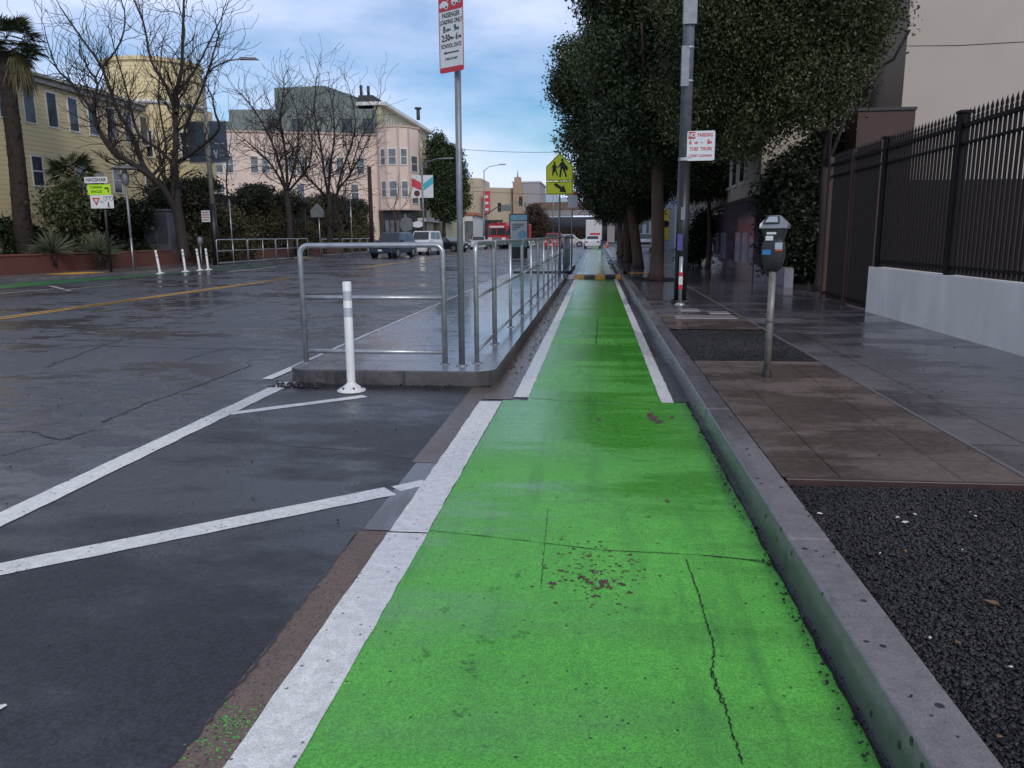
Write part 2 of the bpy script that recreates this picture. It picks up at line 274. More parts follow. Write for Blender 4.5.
# ------------------------------------------------------------------ mesh tools
class MB:
    def __init__(s): s.v=[]; s.f=[]; s.mi=[]; s.sm=[]
    def add(s,vs,fs,mi=0,sm=False):
        o=len(s.v); s.v+= [tuple(v) for v in vs]
        for f in fs: s.f.append([i+o for i in f]); s.mi.append(mi); s.sm.append(sm)
        return s
    def box(s,x0,x1,y0,y1,z0,z1,mi=0):
        v=[(x,y,z) for z in (z0,z1) for x,y in ((x0,y0),(x1,y0),(x1,y1),(x0,y1))]
        return s.add(v,[(3,2,1,0),(4,5,6,7),(0,1,5,4),(1,2,6,5),(2,3,7,6),(3,0,4,7)],mi)
    def quad(s,a,b,c,d,mi=0): return s.add([a,b,c,d],[(0,1,2,3)],mi)
    def prism(s,poly,z0,z1,mi=0): # poly ccw in xy
        n=len(poly); v=[(x,y,z0) for x,y in poly]+[(x,y,z1) for x,y in poly]
        return s.add(v,[tuple(range(n-1,-1,-1)),tuple(range(n,2*n))]+[(i,(i+1)%n,n+(i+1)%n,n+i) for i in range(n)],mi)
    def plate(s,poly,y0,y1,mi=0): # poly ccw in xz seen from -y ; y0 front (<y1)
        n=len(poly); v=[(x,y0,z) for x,z in poly]+[(x,y1,z) for x,z in poly]
        return s.add(v,[tuple(range(n)),tuple(range(2*n-1,n-1,-1))]+[(i,n+i,n+(i+1)%n,(i+1)%n) for i in range(n)],mi)
    def ring(s,path,rad,n=8,mi=0,cap=True,sm=True,ref=None):
        P=[Vector(p) for p in path]; rr=rad if isinstance(rad,(list,tuple)) else [rad]*len(P)
        vs=[];pn=None
        for i,p in enumerate(P):
            d=(P[min(i+1,len(P)-1)]-P[max(i-1,0)]); 
            if d.length<1e-9: d=Vector((0,0,1))
            d.normalize()
            if pn is None:
                a=Vector((0,0,1)) if abs(d.z)<.9 else Vector((1,0,0)); x=d.cross(a).normalized()
            else: x=(pn-d*pn.dot(d)); x=x.normalized() if x.length>1e-6 else d.orthogonal().normalized()
            pn=x; y=d.cross(x)
            for k in range(n):
                t=2*PI*k/n; vs.append(p+(x*math.cos(t)+y*math.sin(t))*rr[i])
        fs=[(i*n+k,i*n+(k+1)%n,(i+1)*n+(k+1)%n,(i+1)*n+k) for i in range(len(P)-1) for k in range(n)]
        s.add(vs,fs,mi,sm)
        if cap:
            o=len(s.v)-len(vs); s.f.append([o+k for k in range(n-1,-1,-1)]); s.mi.append(mi); s.sm.append(False)
            e=o+(len(P)-1)*n; s.f.append([e+k for k in range(n)]); s.mi.append(mi); s.sm.append(False)
        return s
    def cyl(s,a,b,r0,r1=None,n=12,mi=0): return s.ring([a,b],[r0,r0 if r1 is None else r1],n,mi)
    def lathe(s,prof,c=(0,0,0),n=16,mi=0):
        vs=[(c[0]+r*math.cos(2*PI*k/n),c[1]+r*math.sin(2*PI*k/n),c[2]+z) for r,z in prof for k in range(n)]
        fs=[(i*n+k,i*n+(k+1)%n,(i+1)*n+(k+1)%n,(i+1)*n+k) for i in range(len(prof)-1) for k in range(n)]
        return s.add(vs,fs,mi,True)
    def build(s,name,mats,parent=None,bevel=0,seg=2,world=True):
        me=bpy.data.meshes.new(name)
        off=Vector(parent['_o']) if (parent is not None and '_o' in parent.keys() and world) else Vector((0,0,0))
        me.from_pydata([(v[0]-off.x,v[1]-off.y,v[2]-off.z) for v in s.v],[],s.f)
        if not isinstance(mats,(list,tuple)): mats=[mats]
        for q in mats: me.materials.append(M[q] if isinstance(q,str) else q)
        me.polygons.foreach_set('material_index',s.mi); me.polygons.foreach_set('use_smooth',s.sm); me.update()
        o=bpy.data.objects.new(name,me); C.objects.link(o)
        if parent is not None: o.parent=parent; o['_o']=tuple(off)
        if bevel:
            b=o.modifiers.new('bevel','BEVEL'); b.width=bevel; b.segments=seg; b.limit_method='ANGLE'; b.angle_limit=R(40)
        return o
def setp(o,label,cat,group=None,kind=None):
    if label: o['label']=label
    if cat: o['category']=cat
    if group: o['group']=group
    if kind: o['kind']=kind
    return o
def thing(name,loc,label,cat,group=None,rz=0,local=False):
    o=bpy.data.objects.new(name,None); C.objects.link(o); o.location=loc; o.rotation_euler=(0,0,rz); o.empty_display_size=.2
    o['_o']=(0,0,0) if local else tuple(loc)
    return setp(o,label,cat,group)
def struct(o): o['kind']='structure'; return o
def dup(root,loc,label,rz=0,group=None,scale=None):
    r=root.copy(); C.objects.link(r); r.location=loc; r.rotation_euler=(0,0,rz); r['label']=label
    if group: r['group']=group
    if scale: r.scale=(scale,)*3
    def rec(a,b):
        for ch in list(a.children):
            c=ch.copy(); C.objects.link(c); c.parent=b; rec(ch,c)
    rec(root,r); return r
def sheet(name,poly,z,mat,parent=None):
    b=MB(); b.add([(x,y,z) for x,y in poly],[tuple(range(len(poly)))]); return b.build(name,mat,parent)
def rect(x0,x1,y0,y1): return [(x0,y0),(x1,y0),(x1,y1),(x0,y1)]
def text_geo(s,size,align='CENTER',bold=0.,sx=1.):
    cu=bpy.data.curves.new('t','FONT'); cu.body=s; cu.size=size; cu.align_x=align; cu.align_y='CENTER'; cu.offset=bold; cu.resolution_u=2
    o=bpy.data.objects.new('t',cu); C.objects.link(o); bpy.context.view_layer.update()
    me=o.to_mesh(); vs=[(v.co.x*sx,v.co.y) for v in me.vertices]; fs=[tuple(p.vertices) for p in me.polygons]
    o.to_mesh_clear(); bpy.data.objects.remove(o); bpy.data.curves.remove(cu); return vs,fs
def text_on(b,s,x,z,y,size,mi=0,bold=0.,sx=1.,align='CENTER'):
    vs,fs=text_geo(s,size,align,bold,sx); b.add([(x+a,y,z+c) for a,c in vs],fs,mi)
def rrect(x0,x1,z0,z1,r,n=5):
    P=[]
    for cx,cz,a in ((x1-r,z0+r,-90),(x1-r,z1-r,0),(x0+r,z1-r,90),(x0+r,z0+r,180)):
        for k in range(n): t=R(a+90*k/(n-1)); P.append((cx+r*math.cos(t),cz+r*math.sin(t)))
    return P
def disc(cx,cz,r,n=14,sx=1): return [(cx+sx*r*math.cos(2*PI*k/n),cz+r*math.sin(2*PI*k/n)) for k in range(n)]
rng=random.Random(7); nr=np.random.RandomState(5)
# ------------------------------------------------------------------ ground
struct(sheet('ground',rect(-900,900,-60,3000),-.02,'dirt'))
struct(sheet('road',rect(-21.5,.86,-12,1500),0,'oldroad')); struct(sheet('road',[(-3.24,-10),(-1.0,-10),(-1.0,7.75),(-2.1,7.72),(-3.24,7.78)],.0025,'asphalt'))
# bike lane
lane=MB()
def strip(b,x0,x1,y0,y1,z,n=1,mi=0):
    for i in range(n):
        a=y0+(y1-y0)*i/n; c=y0+(y1-y0)*(i+1)/n; b.add([(x0,a,z),(x1,a,z),(x1,c,z),(x0,c,z)],[(0,1,2,3)],mi)
strip(lane,-.845,.835,-6,7.02,.004); lane.add([(-.62,7.02,.004),(.60,7.02,.004),(.60,110,.004),(-.62,110,.004)],[(0,1,2,3)])
bl=struct(lane.build('bike_lane','green'))
gp=MB(); strip(gp,-1.20,-1.045,-6,3.72,.005); struct(gp.build('gutter_pan','pan'))
gp=MB(); strip(gp,-1.19,-1.045,3.735,4.95,.005); struct(gp.build('gutter_pan','patch'))
gp=MB(); strip(gp,-1.22,-1.045,4.96,7.6,.005); gp.add([(-1.045,7.05,.005),(-.76,7.05,.005),(-.76,7.9,.005),(-1.045,7.9,.005)],[(0,1,2,3)]); strip(gp,-1.0,-.76,7.9,110,.005); struct(gp.build('gutter_pan','pan'))
gp=MB(); strip(gp,.71,.86,7.05,110,.005); struct(gp.build('gutter_pan','dkerb'))
# asphalt ragged overlap onto gutter
wl=MB()
def rough_line(b,pts,wd,z,mi=0,seg=.12,j=.006,seed=1):
    r=random.Random(seed); P=[Vector((p[0],p[1],0)) for p in pts]
    Lp=[]
    for a,c in zip(P[:-1],P[1:]):
        n=max(1,int((c-a).length/seg)); Lp+=[a.lerp(c,i/n) for i in range(n)]
    Lp.append(P[-1]); vs=[]
    for i,p in enumerate(Lp):
        d=(Lp[min(i+1,len(Lp)-1)]-Lp[max(i-1,0)]).normalized(); nn=Vector((-d.y,d.x,0)); w_=wd/2
        vs+= [p+nn*(w_+r.uniform(-j,j))+Vector((0,0,z)),p-nn*(w_+r.uniform(-j,j))+Vector((0,0,z))]
    b.add(vs,[(2*i+1,2*i+3,2*i+2,2*i) for i in range(len(Lp)-1)],mi)
rough_line(wl,[(-.945,-6),(-.945,3.705)],.205,.0070,j=.004); rough_line(wl,[(-.945,3.72),(-.95,6.95)],.20,.0070,j=.004)
rough_line(wl,[(-.69,7.15),(-.69,28.0)],.14,.0070,j=.004,seed=2); rough_line(wl,[(-.69,29.4),(-.69,70)],.14,.0070,seed=3)
rough_line(wl,[(.655,7.0),(.655,27.8)],.115,.0070,j=.004,seed=4); rough_line(wl,[(.655,29.0),(.655,36)],.115,.0070,seed=5)
rough_line(wl,[(-3.2,-2),(-3.2,7.75)],.17,.0070,j=.005,seed=6); rough_line(wl,[(-3.50,7.9),(-3.50,110)],.12,.0070,seed=7)
rough_line(wl,[(-3.14,6.28),(-2.18,7.10)],.12,.0056,j=.004,seed=8)
rough_line(wl,[(-4.6,1.6),(-2.70,3.12),(-1.21,4.36)],.165,.0052,j=.004,seed=9); rough_line(wl,[(-1.185,4.40),(-1.03,4.55)],.11,.0056,j=.003,seed=10)
rough_line(wl,[(-2.0,2.0),(-1.9,2.12)],.03,.006,j=.012,seg=.03,seed=11); rough_line(wl,[(-2.9,3.0),(-2.75,3.05)],.03,.006,j=.012,seg=.03,seed=12)
# far side markings
for i,(a,c) in enumerate((((0,294),(55,289)),((62,290),(118,285)),((50,286),(70,291)),((228,272),(276,267)))):
    p,q=G(*a),G(*c); rough_line(wl,[p.xy,q.xy],.13,.008,seed=20+i)
struct(wl.build('road_line','white'))
yl=MB()
for dx in (-.11,.11): rough_line(yl,[(-11.4+dx,5),(-11.35+dx,28.5)],.11,.008,seed=30); rough_line(yl,[(-11.4+dx,38),(-11.5+dx,110)],.11,.008,seed=31)
struct(yl.build('road_centre_line','yellow'))
fg=MB(); fg.add([(-20.3,10,.006),(-18.5,10,.006),(-17.9,31,.006),(-17.7,42,.006),(-18.3,42,.006),(-18.35,32,.006),(-20.0,25.5,.006)],[tuple(range(7))]); struct(fg.build('far_bike_lane',mk('faded_green',(.030,.16,.055),.35,var=.4,scale=1.2)))
# overspray on brown gutter
def blob(b,cx,cy,rx,ry,z,n=16,j=.35,seed=0,mi=0):
    r=random.Random(seed); P=[]
    for k in range(n):
        t=2*PI*k/n; q=1+r.uniform(-j,j); P.append((cx+rx*q*math.cos(t),cy+ry*q*math.sin(t),z))
    b.add([(cx,cy,z)]+P,[(0,1+k,1+(k+1)%n) for k in range(n)],mi)
ov=MB()
for k in range(150): blob(ov,-1.12+rng.gauss(0,.04),2.05+rng.gauss(0,.08),rng.uniform(.001,.007),rng.uniform(.001,.006),.0062,8,.5,k)
struct(ov.build('paint_overspray','green'))
# cracks, seams, chips
ck=MB()
def crack(b,pts,wd,z,seed,jit=.012,step=.04):
    r=random.Random(seed); P=[Vector((p[0],p[1],0)) for p in pts]; Lp=[]
    for a,c in zip(P[:-1],P[1:]):
        n=max(1,int((c-a).length/step)); Lp+=[a.lerp(c,i/n) for i in range(n)]
    Lp.append(P[-1]); vs=[]
    for i,p in enumerate(Lp):
        d=(Lp[min(i+1,len(Lp)-1)]-Lp[max(i-1,0)]).normalized(); nn=Vector((-d.y,d.x,0)); q=p+nn*r.uniform(-jit,jit); w_=wd*r.uniform(.25,1.3)/2
        vs+=[q+nn*w_+Vector((0,0,z)),q-nn*w_+Vector((0,0,z))]
    b.add(vs,[(2*i+1,2*i+3,2*i+2,2*i) for i in range(len(Lp)-1)])
def gp2(l): return [G(*p).xy for p in l]
crack(ck,gp2([(686,560),(700,600),(714,648),(712,672),(724,705),(742,766)]),.0065,.0065,1,.0045,.008)
crack(ck,gp2([(712,672),(716,690),(722,705)]),.006,.0066,9,.006,.02)
crack(ck,gp2([(425,531),(520,541),(600,551),(700,556),(775,563)]),.006,.0065,2,.002)
crack(ck,gp2([(700,556),(740,560),(772,565)]),.007,.0066,12,.005,.01)
crack(ck,gp2([(520,398),(560,401),(620,404),(680,410)]),.010,.0065,3,.018,.02)
crack(ck,gp2([(548,510),(545,540),(541,590)]),.003,.0065,4,.004,.02)
crack(ck,gp2([(598,318),(596,345)]),.012,.0065,5); crack(ck,gp2([(612,455),(640,462),(690,458)]),.003,.0065,6)
crack(ck,[(.815,-1),(.83,2),(.828,7)],.016,.0069,7,.004,.08)
struct(ck.build('crack','crack',bl))
ch=MB(); r_=random.Random(3)
for k in range(210):
    cx=600+r_.gauss(-5,26); cy=577+r_.gauss(0,16)-abs(r_.gauss(0,8)); p=G(cx,cy); s=r_.uniform(.0018,.0055)*(2.2 if r_.random()<.08 else 1); blob(ch,p.x,p.y,s*1.6,s*1.2,.0062,8,.7,k)
for (x,y,s) in ((655,419,.055),(660,423,.04),(598,420,.022),(650,414,.03),(672,418,.025),(668,502,.012),(604,585,.018),(588,582,.015),(610,588,.013)):
    p=G(x,y)
    for q in range(4): blob(ch,p.x+r_.uniform(-1,1)*s*.8,p.y+r_.uniform(-1,1)*s*1.5,s*r_.uniform(.3,.7),s*r_.uniform(.6,1.5),.0063+.0001*q,12,.45,q)
struct(ch.build('bare_spot','redsp',bl))
# faint worn tyre/foot prints on the paint
M['worn']=mk('worn_green_paint',(.062,.24,.05),.5,var=.25,scale=30)
wp=MB()
for (x,y,s) in ((470,665,.04),(483,643,.03),(425,655,.03),(518,575,.03),(460,712,.035),(445,610,.025),(492,590,.025),(520,635,.03)):
    p=G(x,y)
    for q in range(9): blob(wp,p.x+r_.gauss(0,.6)*s,p.y+r_.gauss(0,.7)*s,s*r_.uniform(.12,.3),s*r_.uniform(.1,.28),.0061+.00008*q,9,.5,q+int(x))
struct(wp.build('worn_print','worn',bl))
tr=MB()
for i,l in enumerate(([(-6.5,8.5),(-7.5,12.5),(-8.2,19)],[(-7.8,6.9),(-6.2,8.1),(-5.0,8.6)],[(-4.4,10),(-9.5,10.6),(-13,11.2)],[(-5.2,22),(-9.5,23.5),(-15,24.3)],[(-3.9,31),(-9,32.5)],[(-10.5,14.5),(-9,20),(-6.5,30)],[(-4.0,16.5),(-7,17),(-10.6,17.3)],[(-1.05,5.0),(-1.7,5.2),(-2.9,5.5)],[(-12,20.5),(-16,21.5)],[(-5,44),(-11,46)],[(-9.8,7.9),(-6,11.2),(-4.5,14.5)])):
    crack(tr,l,(.035,.02,.03,.06,.06,.03,.03,.01,.05,.07,.02)[i],.0045,40+i,.03,.15)
for i,(l,w_) in enumerate(((((45,339),(110,326),(188,311),(273,295)),.05),(((101,422),(150,402),(200,385),(252,365)),.03),(((182,361),(205,354),(229,348),(262,349),(299,351)),.025),(((0,339),(45,339),(100,341),(180,345)),.02),(((0,432),(30,431),(60,440),(95,430)),.022),(((0,456),(40,446),(75,437)),.014),(((300,300),(360,290),(430,283)),.05),(((310,330),(350,325),(420,322)),.02),(((0,300),(80,298),(150,296)),.06),(((20,312),(90,306),(180,303)),.08),(((330,452),(420,459)),.006))): crack(tr,gp2(l),w_,.0046+.0002*(i%3),70+i,w_*.5,.06)
crack(tr,[(-1.195,-4),(-1.205,1.5),(-1.19,2.4),(-1.21,3.7)],.012,.0078,60,.008,.03)
struct(tr.build('tar_seam','tar'))
mc=MB()
for l in (((440,405),(520,408)),): pass
# kerb on the right, segment joints
kb=MB(); ys=[-6,-3.6,-1.2,1.0,3.42,6.1,8.75,11.4,14.0,16.7,19.4,22.1,24.8,27.5]
for a,c in zip(ys[:-1],ys[1:]):
    kb.add([(.855,a+.006,-.01),(1.055,a+.006,-.01),(1.055,a+.006,.158),(.872,a+.006,.158),(.855,c-.006,-.01),(1.055,c-.006,-.01),(1.055,c-.006,.158),(.872,c-.006,.158)],[(0,1,2,3),(7,6,5,4),(0,3,7,4),(3,2,6,7),(2,1,5,6)])
struct(kb.build('kerb','kerb',bevel=.012,seg=3))
kb=MB(); kb.box(.86,1.05,27.52,31,-.01,.05); kb.box(.855,1.055,31.02,110,-.01,.155); struct(kb.build('kerb','kerb',bevel=.015))
# sidewalk
struct(sheet('sidewalk',rect(2.40,4.72,-6,90),.150,'walk'))
struct(sheet('sidewalk',rect(4.70,14,14.3,90),.146,'walk'))
struct(sheet('sidewalk',rect(1.055,2.395,11.45,23),.1502,'walk'))
struct(sheet('sidewalk',rect(1.055,2.395,25.5,90),.1502,'walk'))
struct(sheet('paving',rect(1.060,2.385,4.36,8.50),.152,'tile'))
struct(sheet('paving',rect(1.060,2.385,11.42,13.6),.155,'tile'))
e=MB(); e.box(1.07,2.38,4.32,4.352,.10,.156); e.box(1.07,2.38,8.505,8.53,.10,.155); struct(e.build('paving_edge',mk('paving_edge_red',(.05,.028,.028),.4,var=.3),bevel=.004)); e=MB(); e.box(2.392,2.42,-6,23,.10,.1565)
struct(e.build('paving_edge',mk('paving_edge',(.15,.14,.145),.4,var=.2),bevel=.004))
struct(sheet('gravel_bed',rect(1.055,2.395,-6,4.30),.118,'dirt')); struct(sheet('gravel_bed',rect(1.055,2.395,8.54,11.42),.130,'dirt')); struct(sheet('gravel_bed',rect(1.055,2.395,23.0,25.5),.14,'dirt'))
# utility lids in the paving
ul=MB()
for (x0,x1,y0,y1) in ((1.30,2.28,12.9,13.35),(1.5,1.85,14.2,14.6),(1.95,2.3,13.7,14.1)): ul.box(x0,x1,y0,y1,.14,.163)
o=setp(ul.build('utility_cover',mk('utility_lid',(.26,.24,.25),.3,var=.2,scale=6),bevel=.006),'pale concrete utility covers set in paving before the black pole','utility cover')
def pebbles(name,x0,x1,y0,y1,z,n,s0,s1,seed,mat='stone',flat=.7,label=None,cat='gravel'):
    r=np.random.RandomState(seed)
    base=np.array([(-1,-.6,-.8),(1,-.8,-.7),(.8,1,-.8),(-.9,.8,-.7),(-.7,-.9,.6),(.8,-.6,.8),(.9,.7,.7),(-.6,.9,.9)],float)
    fc=np.array([(3,2,1,0),(4,5,6,7),(0,1,5,4),(1,2,6,5),(2,3,7,6),(3,0,4,7)])
    V=np.zeros((n,8,3)); s=(s0+(s1-s0)*r.rand(n)**1.8)*.5*np.where(r.rand(n)<.01,1.8,1)
    c=np.stack([r.uniform(x0,x1,n),r.uniform(y0,y1,n),z+r.uniform(0,.012,n)],1)
    b=base[None]*(1+r.uniform(-.35,.35,(n,8,3)))*s[:,None,None]*np.stack([np.ones(n),r.uniform(.6,1.1,n),r.uniform(.45,.9,n)*flat/.7],1)[:,None,:]
    a=r.uniform(0,2*PI,n); t=r.uniform(-.6,.6,n)
    ca,sa=np.cos(a)[:,None],np.sin(a)[:,None]; ct,st=np.cos(t)[:,None],np.sin(t)[:,None]
    x=b[...,0];y=b[...,1];zz=b[...,2]; y2=y*ct-zz*st; z2=y*st+zz*ct
    V[...,0]=x*ca-y2*sa; V[...,1]=x*sa+y2*ca; V[...,2]=z2; V+=c[:,None,:]
    return meshnp(name,V.reshape(-1,3),(fc[None]+8*np.arange(n)[:,None,None]).reshape(-1,4),mat)
def meshnp(name,V,Q,mat,parent=None,smooth=False):
    me=bpy.data.meshes.new(name); me.vertices.add(len(V)); me.vertices.foreach_set('co',V.astype(np.float32).ravel())
    k=Q.shape[1]; me.loops.add(Q.size); me.loops.foreach_set('vertex_index',Q.astype(np.int32).ravel())
    me.polygons.add(len(Q)); me.polygons.foreach_set('loop_start',np.arange(0,Q.size,k,dtype=np.int32)); me.polygons.foreach_set('loop_total',np.full(len(Q),k,np.int32))
    me.materials.append(M[mat] if isinstance(mat,str) else mat); me.update(calc_edges=True); me.validate()
    o=bpy.data.objects.new(name,me); C.objects.link(o)
    if parent is not None: o.parent=parent
    return o
for nm,a in (('gravel',(1.07,2.38,1.2,4.29,.122,60000,.004,.017,1)),('gravel',(1.07,2.38,8.56,11.40,.134,20000,.009,.022,2))):
    o=pebbles(nm,*a); setp(o,'dark wet gravel filling the planting strip '+('nearest the camera' if a[-1]==1 else 'behind the parking meter'),'gravel',kind='stuff')
o=pebbles('road_grit',-7,-1.3,2.4,9.5,.004,420,.004,.014,31); setp(o,'scattered dark grit on the asphalt left of the lane','grit',kind='stuff')
o=pebbles('road_grit',-.8,.8,1.8,7,.006,70,.003,.009,32); setp(o,'a few dark crumbs scattered on the green lane','grit',kind='stuff')
o=pebbles('road_grit',.87,1.04,1.8,9,.158,40,.003,.010,33); setp(o,'fine dark crumbs on top of the kerb','grit',kind='stuff')
o=pebbles('road_grit',1.1,4.6,4.4,13,.153,260,.004,.012,34); setp(o,'dark crumbs scattered over the wet sidewalk','grit',kind='stuff')
o=pebbles('road_grit',.78,.85,1.8,7,.008,500,.003,.012,35); setp(o,'line of grit gathered at the foot of the kerb','grit',kind='stuff')
o=pebbles('road_grit',-1.0,-.76,7.4,28,.006,500,.006,.025,36); setp(o,'grit and leaf bits in the gutter beside the island kerb','grit',kind='stuff')
lt=MB(); r_=random.Random(11)
for (x,y,s,mi) in ((905,524,.03,0),(897,519,.015,0),(975,518,.012,0),(915,516,.012,0),(992,604,.035,1),(970,514,.012,0),(880,555,.008,0),(958,645,.015,1),(1010,670,.012,0),(930,640,.008,0),(820,515,.02,0),(962,552,.010,0),(905,553,.010,1),(1000,740,.012,1),(870,520,.008,1)):
    p=G(x,y,.14); n=7; P=[]
    for k in range(n): t=2*PI*k/n; q=s*r_.uniform(.35,1); P.append((p.x+q*math.cos(t),p.y+q*.8*math.sin(t),.146+r_.uniform(0,.008)))
    lt.add([(p.x,p.y,.155)]+P,[(0,1+k,1+(k+1)%n) for k in range(n)],mi)
setp(lt.build('litter',['litter','dleaf']),'scraps of paper and dead leaves lying on the near gravel','litter',kind='stuff')
# ------------------------------------------------------------------ island
def island_poly(x0,x1,y0,y1,rr,n=8):
    P=[]
    for cx,cy,a,r_ in ((x0+rr,y0+rr,180,rr),(x1-rr,y0+rr,270,rr),(x1-.08,y1-.08,0,.08),(x0+.08,y1-.08,90,.08)):
        for k in range(n): t=R(a+90*k/(n-1)); P.append((cx+r_*math.cos(t),cy+r_*math.sin(t)))
    return P
def island(x0,x1,y0,y1,label):
    P=island_poly(x0,x1,y0,y1,.28)
    b=MB(); n=len(P); c=Vector(((x0+x1)/2,(y0+y1)/2,0))
    def inset(d): 
        return [(min(max(x,x0+d),x1-d) if d else x,min(max(y,y0+d),y1-d) if d else y) for x,y in P]
    b.add([(x,y,-.01) for x,y in P]+[(x,y,.135) for x,y in P]+[(x,y,.15) for x,y in inset(.02)],[(i,(i+1)%n,n+(i+1)%n,n+i) for i in range(n)]+[(n+i,n+(i+1)%n,2*n+(i+1)%n,2*n+i) for i in range(n)],0)
    b.add([(x,y,.15) for x,y in inset(.02)],[tuple(range(n))],1)
    return struct(b.build('traffic_island',['dkerb','slab']))
island(-3.22,-1.0,7.68,28.2,'')
island(-3.22,-1.0,30.2,37.5,'')
wb=MB(); rough_line(wb,[(-3.17,8.2),(-3.17,28)],.03,.154,seed=90); struct(wb.build('island_edge_line',mk('worn_edge_line',(.4,.4,.43),.3,var=.2)))
pad=sheet('tactile_pad',rect(-3.1,-1.1,28.3,29.2),.02,'padw'); setp(pad,'yellow tactile strip crossing the loading island by the hump','tactile pad','yellow tactile pads')
pad=sheet('tactile_pad',rect(1.12,2.35,27.9,28.5),.162,'padw'); setp(pad,'yellow tactile strip on the sidewalk beside the first street tree','tactile pad','yellow tactile pads')
# hump across the lane
hp=thing('speed_hump',(0,28.4,0),'low hump with yellow and dark blocks across the green lane','speed hump')
xs=[-1.0,-.78,-.42,-.05,.30,.66,.84]
for i in range(6):
    b=MB(); x0,x1=xs[i],xs[i+1]; pr=[(27.2,.005),(27.6,.085),(28.9,.085),(29.4,.005)]
    vs=[(x,y,z) for x in (x0+.004,x1-.004) for y,z in pr]; b.add(vs,[(0,1,5,4),(1,2,6,5),(2,3,7,6),(0,3,2,1),(4,5,6,7)]); b.build('block','padw' if i in (1,3,5) else ('signw' if i==0 else 'padk'),hp)
# debris heap in front of island
o=pebbles('wet_debris',-3.3,-2.75,7.45,7.68,.006,160,.01,.04,4,mat='dirt'); setp(o,'dark wet debris heaped at the front corner of the island kerb','debris',kind='stuff')
o=pebbles('wet_debris',-2.9,-1.3,7.48,7.68,.002,220,.006,.022,8,mat='dirt'); setp(o,'thin line of wet grit along the island front kerb','debris',kind='stuff')
# ------------------------------------------------------------------ railings
def arc_hoop(u0,u1,z0,z1,r=.09,n=6):
    P=[(u0,z0)]
    for k in range(n): t=PI-PI/2*k/(n-1); P.append((u0+r+r*math.cos(t),z1-r+r*math.sin(t)))
    for k in range(n): t=PI/2-PI/2*k/(n-1); P.append((u1-r+r*math.cos(t),z1-r+r*math.sin(t)))
    P.append((u1,z0)); return P
def rail_panel(ax,fix,u0,u1,mids,z0,z1,label,group,rad=.026,low=.28,mid=.86):
    f=(lambda u,z:(u,fix,z)) if ax=='x' else (lambda u,z:(fix,u,z))
    p=f((u0+u1)/2,z0); t=thing('railing',p,label,'railing',group)
    b=MB(); b.ring([f(u,z) for u,z in arc_hoop(u0,u1,z0,z1)],rad,10); b.build('hoop','galv',t)
    for z in (low,mid):
        b=MB(); b.cyl(f(u0,z0-.15+z),f(u1,z0-.15+z),rad*.8,n=8); b.build('rail','galv',t)
    for u in mids: b=MB(); b.cyl(f(u,z0),f(u,z1-.01),rad*.9,n=8); b.build('post','galv',t)
    for u in [u0,u1]+list(mids):
        q=f(u,z0); b=MB(); b.lathe([(.055,0),(.055,.008),(rad,.012)],q,12); b.build('base_plate','galvd',t)
    return t
rail_panel('x',8.13,-3.14,-1.60,[],.15,1.41,'wide grey hoop rail crossing the front of the loading island','island railings',.030)
names=['first short','second','third','fourth','fifth','sixth']
ylist=[(8.23,9.70,[]),(9.78,13.4,[11.6]),(13.48,17.1,[15.3]),(17.18,20.8,[19.0]),(20.88,24.5,[22.7]),(24.58,28.0,[26.3])]
for i,(a,c,mm) in enumerate(ylist): rail_panel('y',-1.27,a,c,mm,.15,1.42,f'{names[i]} grey rail panel along the lane side, counted from the loading sign','island railings')
for i,(a,c) in enumerate(((30.4,32.2),(32.3,34.1),(34.2,36.9))): rail_panel('y',-1.27,a,c,[(a+c)/2],.15,1.42,f'{names[i].split()[0]} grey rail panel on the farther island beyond the hump','island railings')
opp=[36.4,38.1,39.75,39.83,41.7,43.4,43.48,45.2,46.7,46.78,48.4]
k=0
for i,(a,c,mm) in enumerate(((36.4,39.75,[38.1]),(39.83,43.4,[41.7]),(43.5,46.7,[45.2]),(46.8,48.5,[]))):
    rail_panel('y',-18.2,a,c,mm,.15,1.40,f'{names[i].split()[0]} rail panel across the street, counted from the white posts','rails on the far kerb',.03)
for i,a in enumerate((51.7,56.0,60.3)):
    rail_panel('y',-18.4,a,a+4.0,[a+2.0],.15,1.35,f'{names[i].split()[0]} far rail panel before the ivy hedge and dark blue car','rails beyond the driveway',.03)
# ------------------------------------------------------------------ delineators
def delineator(p,h,label,lean=0,cone=.17,rad=.042,group=None,name='delineator_post'):
    t=thing(name,p,label,'delineator post',group); t.rotation_euler=(0,R(lean),0)
    b=MB(); b.lathe([(cone,0),(cone,.012),(cone*.55,.05),(rad+.005,.075),(rad,.09)],p,20); b.build('base','plast',t)
    b=MB(); 
    for k in range(6):
        q=2*PI*k/6; b.cyl((p[0]+cone*.75*math.cos(q),p[1]+cone*.75*math.sin(q),p[2]+.03),(p[0]+cone*.75*math.cos(q),p[1]+cone*.75*math.sin(q),p[2]+.05),.009,n=6)
    b.build('bolt','dmetal',t)
    b=MB(); b.lathe([(rad,.08),(rad,h-.006),(rad*.8,h),(0,h)],p,18); b.build('tube','plast',t)
    for z in (h-.18,h-.34):
        b=MB(); b.lathe([(rad+.0015,z),(rad+.0015,z+.09)],p,18); b.build('reflective_band','refl',t)
    return t
delineator((-2.385,7.33,.008),1.07,'white plastic post on a flared foot before the island hoop rail',cone=.14)
for i,(x,y,l) in enumerate(((-18.4,31.6,-7),(-18.3,33.5,-4),(-18.25,34.7,-5),(-18.15,35.3,-3))):
    delineator((x,y,.008),1.0,f'{["leftmost leaning","second from left","third from left","rightmost"][i]} of four white plastic posts by the far green kerb',lean=l,cone=.2,rad=.05,group='white posts across the street')
